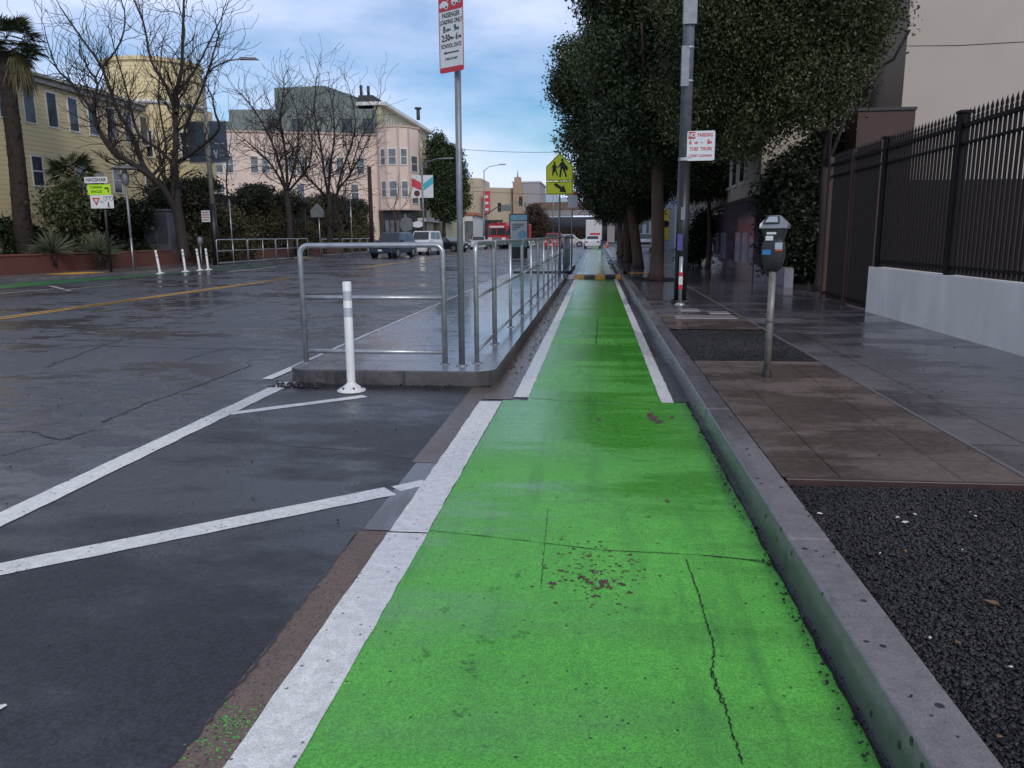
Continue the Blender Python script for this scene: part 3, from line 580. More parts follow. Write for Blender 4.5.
# ------------------------------------------------------------------ loading sign
t=thing('sign_pole',(-1.40,8.03,.15),'grey pole carrying the red topped passenger loading sign on the island','sign pole')
b=MB(); b.cyl((-1.40,8.03,.15),(-1.385,8.03,3.74),.032,n=14); b.build('pole','galvd',t)
b=MB(); b.lathe([(.06,0),(.06,.01),(.034,.02)],(-1.40,8.03,.15),14); b.build('base_plate','galvd',t)
def local_parent(name,loc,rz,parent,mb,mats,bevel=0):
    o=mb.build(name,mats,None,bevel=bevel); o.parent=parent; off=Vector(parent['_o']); o.location=Vector(loc)-off; o.rotation_euler=(0,0,rz); o['_o']=(0,0,0); return o
W_,H_=.325,.72
b=MB(); b.plate(rrect(-W_/2,W_/2,-H_/2,H_/2,.03),0,.004,0)
sg=local_parent('sign_plate',(-1.435,7.975,3.44),R(-33),t,b,'signw')
def child_local(name,parent,mb,mats): o=mb.build(name,mats,None); o.parent=parent; return o
b=MB(); b.plate(rrect(-W_/2,W_/2,H_/2-.155,H_/2,.03),-.002,-.0005); b.plate(rrect(-W_/2,W_/2,-H_/2,-H_/2+.05,.022),-.002,-.0005)
b.plate([(-W_/2,-H_/2+.05),(-W_/2+.008,-H_/2+.05),(-W_/2+.008,H_/2-.12),(-W_/2,H_/2-.12)],-.0021,-.0005); b.plate([(W_/2-.008,-H_/2+.05),(W_/2,-H_/2+.05),(W_/2,H_/2-.12),(W_/2-.008,H_/2-.12)],-.0021,-.0005)
child_local('red_border',sg,b,'signr')
b=MB() # tow pictogram
z0=H_/2-.12
b.plate([(-.145,z0),(-.03,z0),(-.03,z0+.03),(-.06,z0+.055),(-.10,z0+.06),(-.145,z0+.035)],-.004,-.0025)
b.plate([(.02,z0+.01),(.14,z0+.035),(.135,z0+.07),(.10,z0+.075),(.075,z0+.10),(.03,z0+.09),(.01,z0+.045)],-.004,-.0025)
b.plate([(-.05,z0+.05),(-.045,z0+.046),(.012,z0+.10),(.006,z0+.104)],-.004,-.0025)
for cx,cz in ((-.055,0),(.05,.02),(.115,.035)): b.plate(disc(cx,z0+cz,.021),-.0045,-.003)
child_local('tow_pictogram',sg,b,'signw')
b=MB()
for cx,cz in ((-.055,0),(.05,.02),(.115,.035)): b.plate(disc(cx,z0+cz,.012),-.0052,-.0046)
for s,z,sz,bd,sx in (('PASSENGER',.165,.062,.001,.72),('LOADING ONLY',.105,.058,.001,.68),('8   -  9  ',.038,.085,.002,.75),('2:30  - 6  ',-.042,.085,.002,.75),('SCHOOL DAYS',-.115,.055,.001,.72),('5 MINUTE LIMIT',-.235,.03,.0006,.8)):
    text_on(b,s,0,z,-.003,sz,0,bd,sx)
for s,x,z in (('AM',-.045,.03),('AM',.085,.03),('PM',.0,-.05),('PM',.115,-.05)): text_on(b,s,x,z,-.003,.04,0,.001,.75)
b.plate([(-.07,-.182),(.10,-.182),(.10,-.172),(-.07,-.172)],-.0035,-.0025); b.plate([(-.105,-.177),(-.07,-.190),(-.07,-.164)],-.0035,-.0025)
child_local('lettering',sg,b,'signk')
# ------------------------------------------------------------------ school sign
t=thing('school_sign',(-1.32,28.0,.15),'yellow pentagon school crossing sign with downward arrow plaque on grey pole','road sign')
b=MB(); b.cyl((-1.32,28.05,.15),(-1.32,28.05,3.5),.035,n=10); b.build('pole','galvd',t)
def lp(x,y,z,mb,name,mats,rz=0): return local_parent(name,(x,y,z),rz,t,mb,mats)
S=.47
def pent(s,m=0):
    return [(-s+m,-s+m),(s-m,-s+m),(s-m,.02-m*.3),(0,s-m*1.3),(-s+m,.02-m*.3)]
b=MB(); b.plate(pent(S),0,.01,0); pl=lp(-1.32,28.0,3.83,b,'pentagon_plate','flyel')
b=MB()
P1=pent(S,.018);P2=pent(S,.035)
n=5; b.add([(x,-.004,z) for x,z in P1]+[(x,-.004,z) for x,z in P2],[(i,(i+1)%n,n+(i+1)%n,n+i) for i in range(n)])
def person(b,ox,s,bag):
    y0,y1=-.006,-.001
    DZ=-.16; P=lambda l:[(ox+x*s,z*s+DZ) for x,z in l]
    b.plate([(ox+x*s,z*s+DZ) for x,z in disc(0,.78,.10)],y0,y1)
    b.plate(P([(-.13,.60),(-.15,.2),(.15,.2),(.14,.60),(.06,.66),(-.06,.66)]),y0-.0005,y1)
    b.plate(P([(-.15,.22),(-.22,-.35),(-.10,-.37),(-.01,.2)]),y0-.001,y1); b.plate(P([(.0,.22),(.14,-.1),(.22,-.38),(.33,-.34),(.24,-.05),(.15,.22)]),y0-.001,y1)
    b.plate(P([(-.13,.60),(-.30,.30),(-.24,.26),(-.10,.48)]),y0-.0015,y1); b.plate(P([(.12,.60),(.10,.46),(.26,.28),(.32,.34)]),y0-.0015,y1)
    if bag: b.plate(P([(.16,.42),(.14,.12),(.36,.08),(.38,.34)]),y0-.002,y1)
    else: b.plate(P([(-.16,.3),(-.22,-.02),(.22,-.02),(.16,.3)]),y0-.002,y1)
person(b,.095,.50,True); person(b,-.18,.38,False)
child_local('walking_figures',pl,b,'signk')
b=MB(); b.plate([(-S,-.225),(S,-.225),(S,.225),(-S,.225)],0,.01); pq=lp(-1.32,28.0,3.12,b,'arrow_plate','flyel')
b=MB(); P1=[(-S+.018,-.207),(S-.018,-.207),(S-.018,.207),(-S+.018,.207)];P2=[(-S+.035,-.19),(S-.035,-.19),(S-.035,.19),(-S+.035,.19)]
b.add([(x,-.004,z) for x,z in P1]+[(x,-.004,z) for x,z in P2],[(i,(i+1)%4,4+(i+1)%4,4+i) for i in range(4)])
b.plate([(-.20,.14),(-.16,.06),(.02,-.05),(.0,-.13),(.24,-.16),(.15,.08),(.08,.03),(-.12,.17)],-.006,-.001)
child_local('arrow',pq,b,'signk')
t=thing('small_sign',(-1.05,33.5,.15),'small pale parking sign on a thin pole beyond the school sign','road sign')
b=MB(); b.cyl((-1.05,33.5,.15),(-1.05,33.5,3.2),.03,n=8); b.build('pole','galvd',t)
b=MB(); b.plate(rrect(-.2,.2,-.32,.32,.04),0,.01); q=lp(-1.03,33.45,2.95,b,'sign_plate','signw'); b=MB(); b.plate([(-.19,.2),(.19,.2),(.19,.31),(-.19,.31)],-.003,-.001); child_local('red_band',q,b,'signr')
# ------------------------------------------------------------------ black pole with signs
px,py=1.67,15.95
t=thing('utility_pole',(px,py,.15),'tall grey metal pole with black painted lower half by the kerb','utility pole')
b=MB(); b.ring([(px,py,.15),(px,py,2.9)],[.125,.118],14); b.build('lower_pole','black',t)
b=MB(); b.ring([(px,py,2.9),(px,py,9.5)],[.112,.10],14); b.build('upper_pole','galvd',t)
b=MB(); b.prism([(px-.17,py-.17),(px+.17,py-.17),(px+.17,py+.17),(px-.17,py+.17)],.15,.21); b.build('base_flange','black',t,bevel=.01)
b=MB()
for z in (2.9,2.93,4.35,4.95,5.6): b.lathe([(.122,z),(.122,z+.03)],(px,py,0),14)
b.build('steel_strap','galv',t)
b=MB(); b.box(px-.135,px+.02,py-.14,py-.09,4.25,4.98); b.box(px-.13,px+.13,py-.15,py-.08,5.35,6.3); b.build('conduit_cover','galvd',t,bevel=.01)
b=MB(); b.plate(rrect(-.05,.05,-.16,.16,.01),0,.01); local_parent('sticker',(px-.05,py-.14,1.35),0,t,b,mk('purple_graffiti',(.06,.05,.22),.5,var=.6,scale=30))
b=MB(); b.plate(rrect(-.04,.04,-.12,.12,.01),0,.01); local_parent('sticker',(px-.01,py-.135,1.9),R(8),t,b,'signg')
t=thing('parking_sign',(1.95,15.85,2.88),'white no parking sign with red lettering strapped to the pole','road sign')
W_,H_=.52,.55
b=MB(); b.plate(rrect(-W_/2,W_/2,-H_/2,H_/2,.035),0,.006); pl=local_parent('sign_plate',(1.955,15.82,3.165),R(-4),t,b,'signw')
b=MB(); b.plate([(-W_/2+.02,.13),(-W_/2+.15,.13),(-W_/2+.15,.26),(-W_/2+.02,.26)],-.002,-.0005); text_on(b,'PARKING',.075,.195,-.003,.095,0,.002,.72); text_on(b,'6      -   8',-.03,.065,-.003,.12,0,.003,.85)
text_on(b,'AM',-.09,.055,-.003,.055,0,.002,.85); text_on(b,'AM',.17,.055,-.003,.055,0,.002,.85); text_on(b,'TUES  THURS',0,-.06,-.003,.088,0,.002,.8); text_on(b,'STREET CLEANING',0,-.185,-.003,.062,0,.0015,.82)
child_local('lettering',pl,b,'signr')
b=MB(); text_on(b,'NO',-W_/2+.085,.195,-.004,.11,0,.003,.75); child_local('reversed_word',pl,b,'signw')
b=MB(); b.box(1.72,1.80,15.82,15.86,2.95,2.97); b.box(1.72,1.80,15.82,15.86,3.35,3.37); b.build('bracket','galv',t)
t=thing('meter_stub',(1.63,15.55,.15),'short bare meter pipe with red and white tag before the black pole','post')
b=MB(); b.cyl((1.63,15.55,.15),(1.63,15.55,1.08),.036,n=10); b.lathe([(.10,0),(.095,.015),(.045,.045)],(1.63,15.55,.15),12); b.build('pipe','galv',t)
b=MB(); b.box(1.585,1.665,15.495,15.51,.45,.78); pl=b.build('tag','signr',t)
b=MB(); b.box(1.588,1.662,15.491,15.494,.54,.70); b.build('tag_panel','signw',pl)
# ------------------------------------------------------------------ parking meter
mx,my=1.635,7.58
t=thing('parking_meter',(mx,my,.15),'single headed parking meter with silver cap and dark body on a worn steel post','parking meter',rz=R(-22))
b=MB(); b.ring([(mx,my,.15),(mx+.004,my,1.17)],[.034,.032],16); b.build('post',mk('worn_post',(.20,.19,.17),.5,metal=.4,var=.35,scale=12),t)
b=MB(); b.lathe([(.048,0),(.044,.05),(.036,.07)],(mx,my,.152),14); b.build('post_collar',mk('tar_collar',(.02,.014,.013),.6),t)
b=MB(); b.lathe([(.037,0),(.037,.008)],(mx,my,.68),14); b.build('band','dmetal',t)
# body: silhouette plate with rounded depth
def sil_body(name,prof,mats,depth,bev,parent,x,y): # prof list (half width, z)
    b=MB(); n=len(prof); K=16; vs=[]
    for hw,z in prof:
        d=depth*min(1,hw/.10)
        for k in range(K):
            t_=2*PI*k/K; c,s=math.cos(t_),math.sin(t_); e=.55
            vs.append((x+hw*abs(c)**e*(1 if c>=0 else -1),y+d*abs(s)**e*(1 if s>=0 else -1),z))
    b.add(vs,[(i*K+k,i*K+(k+1)%K,(i+1)*K+(k+1)%K,(i+1)*K+k) for i in range(n-1) for k in range(K)],0,True)
    b.f.append([k for k in range(K-1,-1,-1)]); b.f.append([(n-1)*K+k for k in range(K)]); b.mi+=[0,0]; b.sm+=[False,False]
    return b.build(name,mats,parent)
body=sil_body('body',[(.045,1.155),(.075,1.18),(.098,1.25),(.108,1.33),(.104,1.39),(.092,1.43),(.088,1.455),(.100,1.49),(.112,1.53),(.116,1.55)],mk('meter_body',(.032,.032,.036),.4,metal=.3,var=.2),.075,0,t,mx,my)
b=MB() # silver cap: roof-like dome with sloping window face
cap=[(-.125,1.545),(-.125,1.585),(-.055,1.665),(.04,1.668),(.125,1.585),(.125,1.545)]
n=len(cap); ins=[(.0,-.088),(.02,-.07)]
fr=[(mx+x,my-.088+(.055 if z>1.6 else 0),z) for x,z in cap]; bk=[(mx+x,my+.088-(.03 if z>1.6 else 0),z) for x,z in cap]
b.add(fr+bk,[tuple(range(n-1,-1,-1)),tuple(range(n,2*n))]+[(i,(i+1)%n,n+(i+1)%n,n+i) for i in range(n)]); cp=b.build('cap',mk('meter_cap',(.26,.27,.29),.35,metal=.5,var=.15),t,bevel=.008,seg=3)
cp.data.flip_normals() if False else None
def onslope(x0,x1,v0,v1,o=.0035): # front slope between z 1.585 (y -.088) and 1.665 (y -.033)
    def q(x,v): return (mx+x,my-.088+.055*v-o,1.585+.08*v+o*.6)
    return [q(x0,v0),q(x1,v0),q(x1-.012,v1),q(x0+.028,v1)]
b=MB(); b.add(onslope(-.095,.055,.10,.93),[(0,1,2,3)]); wn=b.build('window','dmetal',t)
b=MB(); b.add(onslope(-.075,.040,.2,.84,.006),[(0,1,2,3)]); b.build('display',mk('meter_screen',(.32,.36,.42),.15),wn)
for (x0,x1,z0,z1,mt,l) in ((-.055,.03,1.495,1.515,'signw','thin white sticker'),(-.062,.005,1.44,1.482,'signw','white printed sticker'),(.025,.09,1.36,1.42,'paleb','pale blue rate sticker'),(-.085,-.01,1.31,1.355,'blues','blue card sticker'),(.03,.09,1.345,1.357,'cone','thin orange strip')):
    b=MB(); b.box(mx+x0,mx+x1,my-.082,my-.0785,z0,z1); o=b.build('sticker',mt,t); o['label']=l
b=MB(); b.box(mx-.03,mx+.04,my-.083,my-.078,1.522,1.537); b.build('card_slot','black',t)
# ------------------------------------------------------------------ right side: wall, iron fence
t=thing('garden_wall',(4.78,9,.15),'low white painted wall under the iron spike fence beside the sidewalk','wall')
b=MB(); b.box(4.70,4.90,-3,14.28,.10,.93); b.build('wall','wallw',t,bevel=.01)
t=thing('iron_fence',(4.80,9,.93),'black iron fence with spear finials standing on the low white wall','fence')
zt=3.02
for a_,c_ in ((zt-.16,zt-.11),(zt-.38,zt-.35),(1.02,1.06)): b=MB(); b.box(4.775,4.825,4.5,14.25,a_,c_); b.build('rail','iron',t)
def picket(z0,z1,name,parent,x,y,me=None):
    if me is None:
        b=MB(); b.box(-.015,.015,-.015,.015,z0,z1-.10)
        b.lathe([(.012,z1-.11),(.024,z1-.10),(.010,z1-.085),(.022,z1-.05),(.012,z1-.015),(0,z1+.03)],(0,0,0),6)
        b.box(-.007,.007,-.032,.032,z1-.078,z1-.066)
        o=b.build(name,'iron'); 
    else: o=bpy.data.objects.new(name,me); C.objects.link(o)
    o.parent=parent; off=Vector(parent['_o']); o.location=(x-off.x,y-off.y,-off.z); return o
pk=None; y=4.7
while y<14.2:
    o=picket(.95,zt+.05,'picket',t,4.80,y,pk); pk=o.data; y+=.118
for y in (5.2,8.25,11.35,14.1):
    b=MB(); b.box(4.74,4.86,y-.06,y+.06,.93,zt+.02); b.box(4.72,4.88,y-.08,y+.08,zt+.02,zt+.06); b.build('post','iron',t,bevel=.006)
t=thing('iron_fence',(4.80,16,.15),'tall dark iron gate fence reaching the ground past the white wall','fence')
for a_,c_ in ((zt-.16,zt-.11),(zt-.38,zt-.35),(.26,.30)): b=MB(); b.box(4.775,4.825,14.35,17.2,a_,c_); b.build('rail','iron',t)
pk=None; y=14.45
while y<17.1:
    o=picket(.17,zt+.05,'picket',t,4.80,y,pk); pk=o.data; y+=.118
for y,mm in ((15.75,'rust'),(17.25,'rust')):
    b=MB(); b.box(4.74,4.86,y-.06,y+.06,.15,zt+.02); b.build('post',mm,t,bevel=.006)
# tall beige building
t=thing('beige_building',(11,24,.1),'tall windowless beige stucco building behind the iron fence','building')
b=MB(); b.box(7.75,26,22,30,2.85,16); b.build('wall','beige',t)
b=MB(); b.box(7.74,26,21.97,30,.1,2.848); b.build('brown_base',mk('maroon_base',(.026,.012,.014),.7,var=.2),t)
b=MB(); b.add([(7.74,21.996,6.15),(9,21.996,6.12),(11,21.996,6.17),(14,21.996,6.13),(20,21.996,6.2),(20,21.996,6.215),(14,21.996,6.15),(11,21.996,6.19),(9,21.996,6.14),(7.74,21.996,6.165)],[(0,1,8,9),(1,2,7,8),(2,3,6,7),(3,4,5,6)]); b.build('wall_crack','crack',t)
b=MB(); b.box(7.70,26,21.94,30.1,16,16.25); b.build('parapet','trim',t)
t=thing('brown_shed',(7,21.2,.1),'dark brown painted block beside the beige building','outbuilding')
b=MB(); b.box(6.35,7.70,20.9,21.9,.1,4.45); b.build('wall','brownp',t)
b=MB(); b.box(6.31,7.72,20.86,21.94,4.45,4.52); b.build('coping','roofd',t)
t=thing('low_wall',(4.5,20.5,.15),'low pale grey wall curving in front of the dark bushes','wall')
b=MB(); pts=[(4.78,20.75),(4.95,21.6),(4.85,22.7),(4.64,24.0)]
for a,c in zip(pts[:-1],pts[1:]):
    d=(Vector(c)-Vector(a)).normalized(); n_=Vector((d.y,-d.x))*.22
    b.prism([a,(a[0]+n_.x,a[1]+n_.y),(c[0]+n_.x,c[1]+n_.y),c],.1,.62)
b.build('wall','lwall',t)
# glazed purple school block
t=thing('school_building',(6,32,.1),'pale building with glossy purple tiled base curving along the sidewalk','building')
pts=[(4.60,24.05),(4.63,27),(4.78,31),(5.0,35),(5.35,38.6),(5.9,44),(6.1,50)]
def wallstrip(pts,th,z0,z1,mb,mi=0):
    n=len(pts); vs=[]
    for i,p in enumerate(pts):
        vs+=[(p[0],p[1],z0),(p[0],p[1],z1),(p[0]+th,p[1]+.01*i,z0),(p[0]+th,p[1]+.01*i,z1)]
    fs=[]
    for i in range(n-1):
        a=4*i;c=a+4; fs+=[(a,a+1,c+1,c),(a+1,a+3,c+3,c+1),(a+2,c+2,c+3,a+3)]
    fs+=[(0,2,3,1),(4*n-4,4*n-3,4*n-1,4*n-2)]
    mb.add(vs,fs,mi)
b=MB(); wallstrip(pts,2.6,.1,2.5,b); b.build('tiled_base','purple',t)
b=MB(); wallstrip([(x-.02,y_-.03*(i==0)) for i,(x,y_) in enumerate(pts)],.3,2.5,2.62,b); b.build('ledge','brownp',t)
b=MB(); wallstrip([(x+.12,y_+.02) for x,y_ in pts],2.5,2.62,9,b); b.build('upper_wall','beige',t)
for y0,x0,x1 in ((24.9,4.6,1),(26.2,4.6,1),(30.2,4.74,1),(33.0,4.88,1)):
    b=MB(); b.box(x0-.012,x0+.25,y0,y0+.9,.6,1.55); b.build('pale_tile_panel','ltile',t)
for y0 in (26.6,28.4,30.2,33.5,36.5,39.5,43):
    x0=np.interp(y0,[p[1] for p in pts],[p[0] for p in pts])+.12
    b=MB(); b.box(x0-.05,x0+.12,y0,y0+.9,3.1,4.9); f_=b.build('window','trim',t); b=MB(); b.box(x0-.06,x0+.1,y0+.1,y0+.8,3.2,4.8); b.build('pane','glass',f_)
t=thing('grey_building',(8,64,.1),'pale grey building with tall narrow windows behind the street trees','building')
b=MB(); b.box(6.3,14,52,66,.1,9); b.build('wall',mk('pale_grey_wall',(.42,.41,.42),.7),t)
b=MB(); b.box(6.2,14,51.9,66.1,9,9.3); b.build('parapet','trim',t)
for k in range(5):
    y0=53+k*2.6; b=MB(); b.box(6.26,6.4,y0,y0+1.2,2.5,6.5); f_=b.build('window','trim',t); b=MB(); b.box(6.24,6.35,y0+.12,y0+1.08,2.65,6.35); b.build('pane','glass',f_)
t=thing('painted_building',(7,76,.1),'pale blue shop building with yellow and black mural panel past the trees','building')
b=MB(); b.box(4.6,13,70,82,.1,6.5); b.build('wall','paleb',t); b=MB(); b.box(4.5,13,69.85,82,6.5,6.9); b.build('cornice','trim',t)
b=MB(); b.box(4.9,6.2,69.93,69.99,1.0,3.6); q=b.build('mural_panel','mural',t); b=MB(); 
for (x,z,r_2) in ((5.2,3.1,.25),(5.9,2.4,.3),(5.3,1.7,.28)): b.plate(disc(x,z,r_2,9),69.90,69.925)
b.build('dark_shape','signk',q)
b=MB(); b.box(4.56,4.66,72,75,.6,3.2); b.build('window','glass',t)
# ------------------------------------------------------------------ foliage
def leaves(name,blobs,n,size,mat,parent,seed,clump=.35,per=26,shell=.55,flat=.0,aspect=.55):
    """leaf faces gathered in twig clumps spread through several ellipsoids (c, r)"""
    r=np.random.RandomState(seed); vol=np.array([b_[1][0]*b_[1][1]*b_[1][2] for b_ in blobs])**.75; pr_=vol/vol.sum()
    nc=n//per; bi=r.choice(len(blobs),nc,p=pr_); d=r.normal(size=(nc,3)); d/=np.linalg.norm(d,axis=1)[:,None]
    rad=(shell+(1-shell)*r.rand(nc)**.7)*np.where(r.rand(nc)<.25,r.rand(nc),1)
    cc=np.array([b_[0] for b_ in blobs])[bi]+d*np.array([b_[1] for b_ in blobs])[bi]*rad[:,None]
    c=np.repeat(cc,per,0)+np.clip(r.normal(size=(nc*per,3)),-1.5,1.5)*clump*np.repeat(r.uniform(.5,1.3,nc),per)[:,None]*np.array([1,1,.7]); N_=len(c)
    u=r.normal(size=(N_,3)); u[:,2]-=flat; u/=np.linalg.norm(u,axis=1)[:,None]; v=np.cross(u,r.normal(size=(N_,3))); v/=np.linalg.norm(v,axis=1)[:,None]
    s=size*r.uniform(.6,1.3,N_)[:,None]; V=np.stack([c-u*s,c+v*s*aspect,c+u*s,c-v*s*aspect],1)
    off=np.array(parent['_o']) if parent is not None and '_o' in parent.keys() else 0
    Q=np.arange(N_*4).reshape(-1,4)
    return meshnp(name,(V-off).reshape(-1,3),Q,mat,parent)
def limb(b,p0,p1,r0,r1,rg,n=5,j=.06,sides=8):
    P0,P1=Vector(p0),Vector(p1); L_=(P1-P0).length
    path=[P0.lerp(P1,i/n)+(Vector((rg.gauss(0,1),rg.gauss(0,1),rg.gauss(0,.5)))*j*L_ if 0<i<n else Vector()) for i in range(n+1)]
    b.ring(path,[r0+(r1-r0)*i/n for i in range(n+1)],sides); return path
def street_tree(loc,h,cr,label,seed,n=60000,size=.09,trad=.2,cb=2.7,leaf='leaf',group=None,lean=(0,0),blobs=None,bark='bark'):
    t=thing('street_tree',loc,label,'tree',group,local=False); rg=random.Random(seed); X,Y,Z=loc
    clump=.26
    b=MB(); top=(X+lean[0],Y+lean[1],Z+cb+1.2)
    path=[(X,Y,Z),(X+.02,Y,Z+.25),(X+lean[0]*.3+.04,Y,Z+1.2),(X+lean[0]*.7-.03,Y,Z+cb),top]
    b.ring(path,[trad*1.35,trad*1.02,trad*.92,trad*.82,trad*.7],12)
    b.build('trunk',bark,t)
    b=MB()
    for k in range(9):
        a=2*PI*k/9+rg.uniform(-.3,.3); z=Z+cb+rg.uniform(0,1.3); q=rg.uniform(.5,.85)
        e=(X+lean[0]+math.cos(a)*cr*q,Y+lean[1]+math.sin(a)*cr*q,z+rg.uniform(1.0,h*.55)); limb(b,(X+lean[0],Y+lean[1],z),e,trad*.42,.03,rg,5,.05)
    b.build('limbs',bark,t)
    if blobs is None:
        blobs=[]; H2=(h-cb)
        for k in range(20):
            zz=rg.random(); a=rg.uniform(0,2*PI); prof=math.sin(PI*min(1,(.16+zz*.84)))**.6; q=cr*prof*rg.uniform(.35,.72); s=cr*rg.uniform(.30,.48)*(1 if zz<.75 else .75)
            blobs.append(((X+lean[0]+q*math.cos(a),Y+lean[1]+q*math.sin(a),Z+cb+.5+zz*(H2-1)),(s,s,s*.85)))
        blobs.append(((X+lean[0],Y+lean[1],Z+cb+H2*.5),(cr*.55,cr*.55,H2*.42)))
    leaves('crown',blobs,n,size,leaf,t,seed,clump=clump); return t
G1='evergreen street trees by the kerb'
t1=street_tree((1.78,24.1,.15),10.5,3.0,'nearest thick brown trunk evergreen street tree, right of the lane',1,150000,.055,.21,3.1,group=G1)
t2=street_tree((1.68,33,.15),12.8,3.7,'second tall evergreen street tree, its crown bulging over the lane',2,170000,.062,.22,2.8,group=G1,lean=(-.5,0))
for i,(x,y,lb) in enumerate(((1.55,40.0,'third evergreen street tree in the kerb row'),(1.5,48,'fourth evergreen street tree in the kerb row'),(1.6,57,'farthest evergreen street tree in the kerb row'))):
    dup(t2,(x,y,.15),lb,rz=1.3+i*1.7,group=G1,scale=(.95,.9,.85)[i])
# tree by the school, leaning crown over fence
X,Y=5.55,18.6
bl_=[((4.8,18.9,6.2),(1.45,1.6,1.4)),((5.4,18.4,6.1),(.85,1.2,1.0)),((5.25,18.6,7.4),(.95,1.3,1.1)),((4.2,19.2,5.4),(1.1,1.3,1.1)),((3.4,19.4,6.6),(1.3,1.5,1.5)),((4.75,18.6,4.6),(.85,1.2,.85)),((4.3,19,8.2),(1.5,1.6,1.5)),((2.6,20.5,7),(1.3,1.4,1.8)),((3.1,20,4.9),(.9,1.1,.9)),((5.1,18.4,4.9),(.6,.9,.6)),((2.5,21,5.2),(1.1,1.2,1.0)),((3.8,19.3,4.1),(.7,.9,.6)),((3.4,19.8,3.6),(.5,.7,.45)),((2.3,20.6,4.3),(.6,.8,.6))]
street_tree((5.25,19.3,.15),8,2.4,'olive green broad leafed tree leaning over the iron fence',5,190000,.040,.12,2.6,leaf='leafo',blobs=bl_,bark='barkd')
street_tree((4.45,32.5,.15),7.5,2.0,'thin trunked dark tree beside the purple tiled wall',6,70000,.055,.09,2.6,leaf='leaf',bark='bark')
def bush(name,loc,blobs,n,size,label,cat='bush',mat='leafb',seed=1,clump=.25,group=None):
    t=thing(name,loc,label,cat,group); b=MB(); rg=random.Random(seed)
    for bb in blobs[:8]: limb(b,(loc[0]+rg.uniform(-.2,.2),loc[1]+rg.uniform(-.2,.2),loc[2]),bb[0],.04,.012,rg,4,.06,6)
    b.build('stems','barkd',t); leaves('foliage',blobs,n,size,mat,t,seed,clump=clump); return t
bush('bush',(5.9,23,.15),[((5.7,22.6,1.3),(.7,.9,1.2)),((6.6,22.0,1.6),(.8,.8,1.5)),((5.5,23.4,2.5),(.8,.9,1.3)),((6.3,22.7,3.1),(1.0,.9,1.2)),((5.1,22.9,1.2),(.35,.8,.9)),((5.45,21.9,2.2),(.55,.7,1.3))],52000,.07,'dark dense bushes behind the low curving grey wall',seed=21)
bush('bush',(4.35,34.3,.15),[((4.3,34.3,1.1),(.55,.7,.8)),((4.6,34.8,1.8),(.5,.7,.8)),((4.0,34.0,.7),(.4,.5,.5))],9000,.06,'small dark bush at the foot of the thin tree',seed=22)
# ------------------------------------------------------------------ left side: far sidewalk, planter
fk=MB(); kp=[(-20.6,8),(-20.5,26),(-19.2,31),(-18.6,34),(-18.5,110)]
for a,c in zip(kp[:-1],kp[1:]): fk.add([(*a,0),(*c,0),(*c,.15),(*a,.15),(a[0]-.15,a[1],.15),(c[0]-.15,c[1],.15)],[(0,1,2,3),(3,2,5,4)])
struct(fk.build('far_kerb','kerb'))
b=MB(); b.add([(*p,.148) for p in kp]+[(-60,110,.148),(-60,8,.148)],[tuple(range(7))]); o=b.build('far_sidewalk','farwalk'); struct(o)
struct(sheet('far_ground',rect(-200,-18.6,112,900),.01,'farwalk'))
p=G(46,274,.15); pad=sheet('tactile_pad',[(-21.3,28.2),(-20.0,28.2),(-19.7,30.0),(-21.0,30.4)],.156,'padw'); setp(pad,'yellow tactile pad on the far corner below the brick planter','tactile pad','yellow tactile pads')
pad=sheet('tactile_pad',rect(-19.6,-18.7,48.9,51.0),.157,'padw'); setp(pad,'yellow tactile pad between the two far rail groups','tactile pad','yellow tactile pads')
t=thing('brick_planter',(-22,32,.15),'low red brick planter wall along the far sidewalk','planter wall')
b=MB(); 
for a,c,w_ in (((-22.6,26.5),(-21.9,39),.35),((-21.9,39),(-21.7,70),.35)):
    b.prism([(a[0],a[1]),(c[0],c[1]),(c[0]-w_,c[1]),(a[0]-w_,a[1])],.1,.85 if a[1]<30 else .75)
b.build('wall','brick',t); b=MB()
for a,c,w_ in (((-22.57,26.4),(-21.87,39),.41),):
    b.prism([(a[0],a[1]),(c[0],c[1]),(c[0]-w_,c[1]),(a[0]-w_,a[1])],.85,.91)
b.build('coping',mk('brick_coping',(.20,.075,.05),.6,var=.2),t)
struct(sheet('planter_soil',[(-22.7,20),(-22.2,70),(-40,70),(-40,20)],.35,'dirt'))
# building helpers
def add_window(parent,o,u,nrm,w_,h_,mats=('trim','glass'),prot=.06,fr=.10,sash=True,label=None):
    """window whose sill-left corner is o, running along u with outward normal nrm"""
    o,u,nrm=Vector(o),Vector(u).normalized(),Vector(nrm).normalized(); z=Vector((0,0,1))
    def bx(b,a0,a1,z0,z1,d0,d1):
        P=[o+u*a+z*zz+nrm*d for d in (d0,d1) for a,zz in ((a0,z0),(a1,z0),(a1,z1),(a0,z1))]
        b.add(P,[(3,2,1,0),(4,5,6,7),(0,1,5,4),(1,2,6,5),(2,3,7,6),(3,0,4,7)])
    b=MB(); bx(b,0,w_,0,fr,-.02,prot); bx(b,0,w_,h_-fr,h_,-.02,prot); bx(b,0,fr,fr,h_-fr,-.02,prot); bx(b,w_-fr,w_,fr,h_-fr,-.02,prot)
    if sash: bx(b,fr,w_-fr,h_*.5-.03,h_*.5+.03,-.02,prot*.8)
    f=b.build('window',mats[0],parent); b=MB(); bx(b,fr,w_-fr,fr,h_-fr,-.02,.012); pn=b.build('pane',mats[1],f); return f
def cornice(parent,pts,z0,z1,ov,mat,name='cornice'):
    b=MB(); b.prism(pts,z0,z1); return b.build(name,mat,parent)
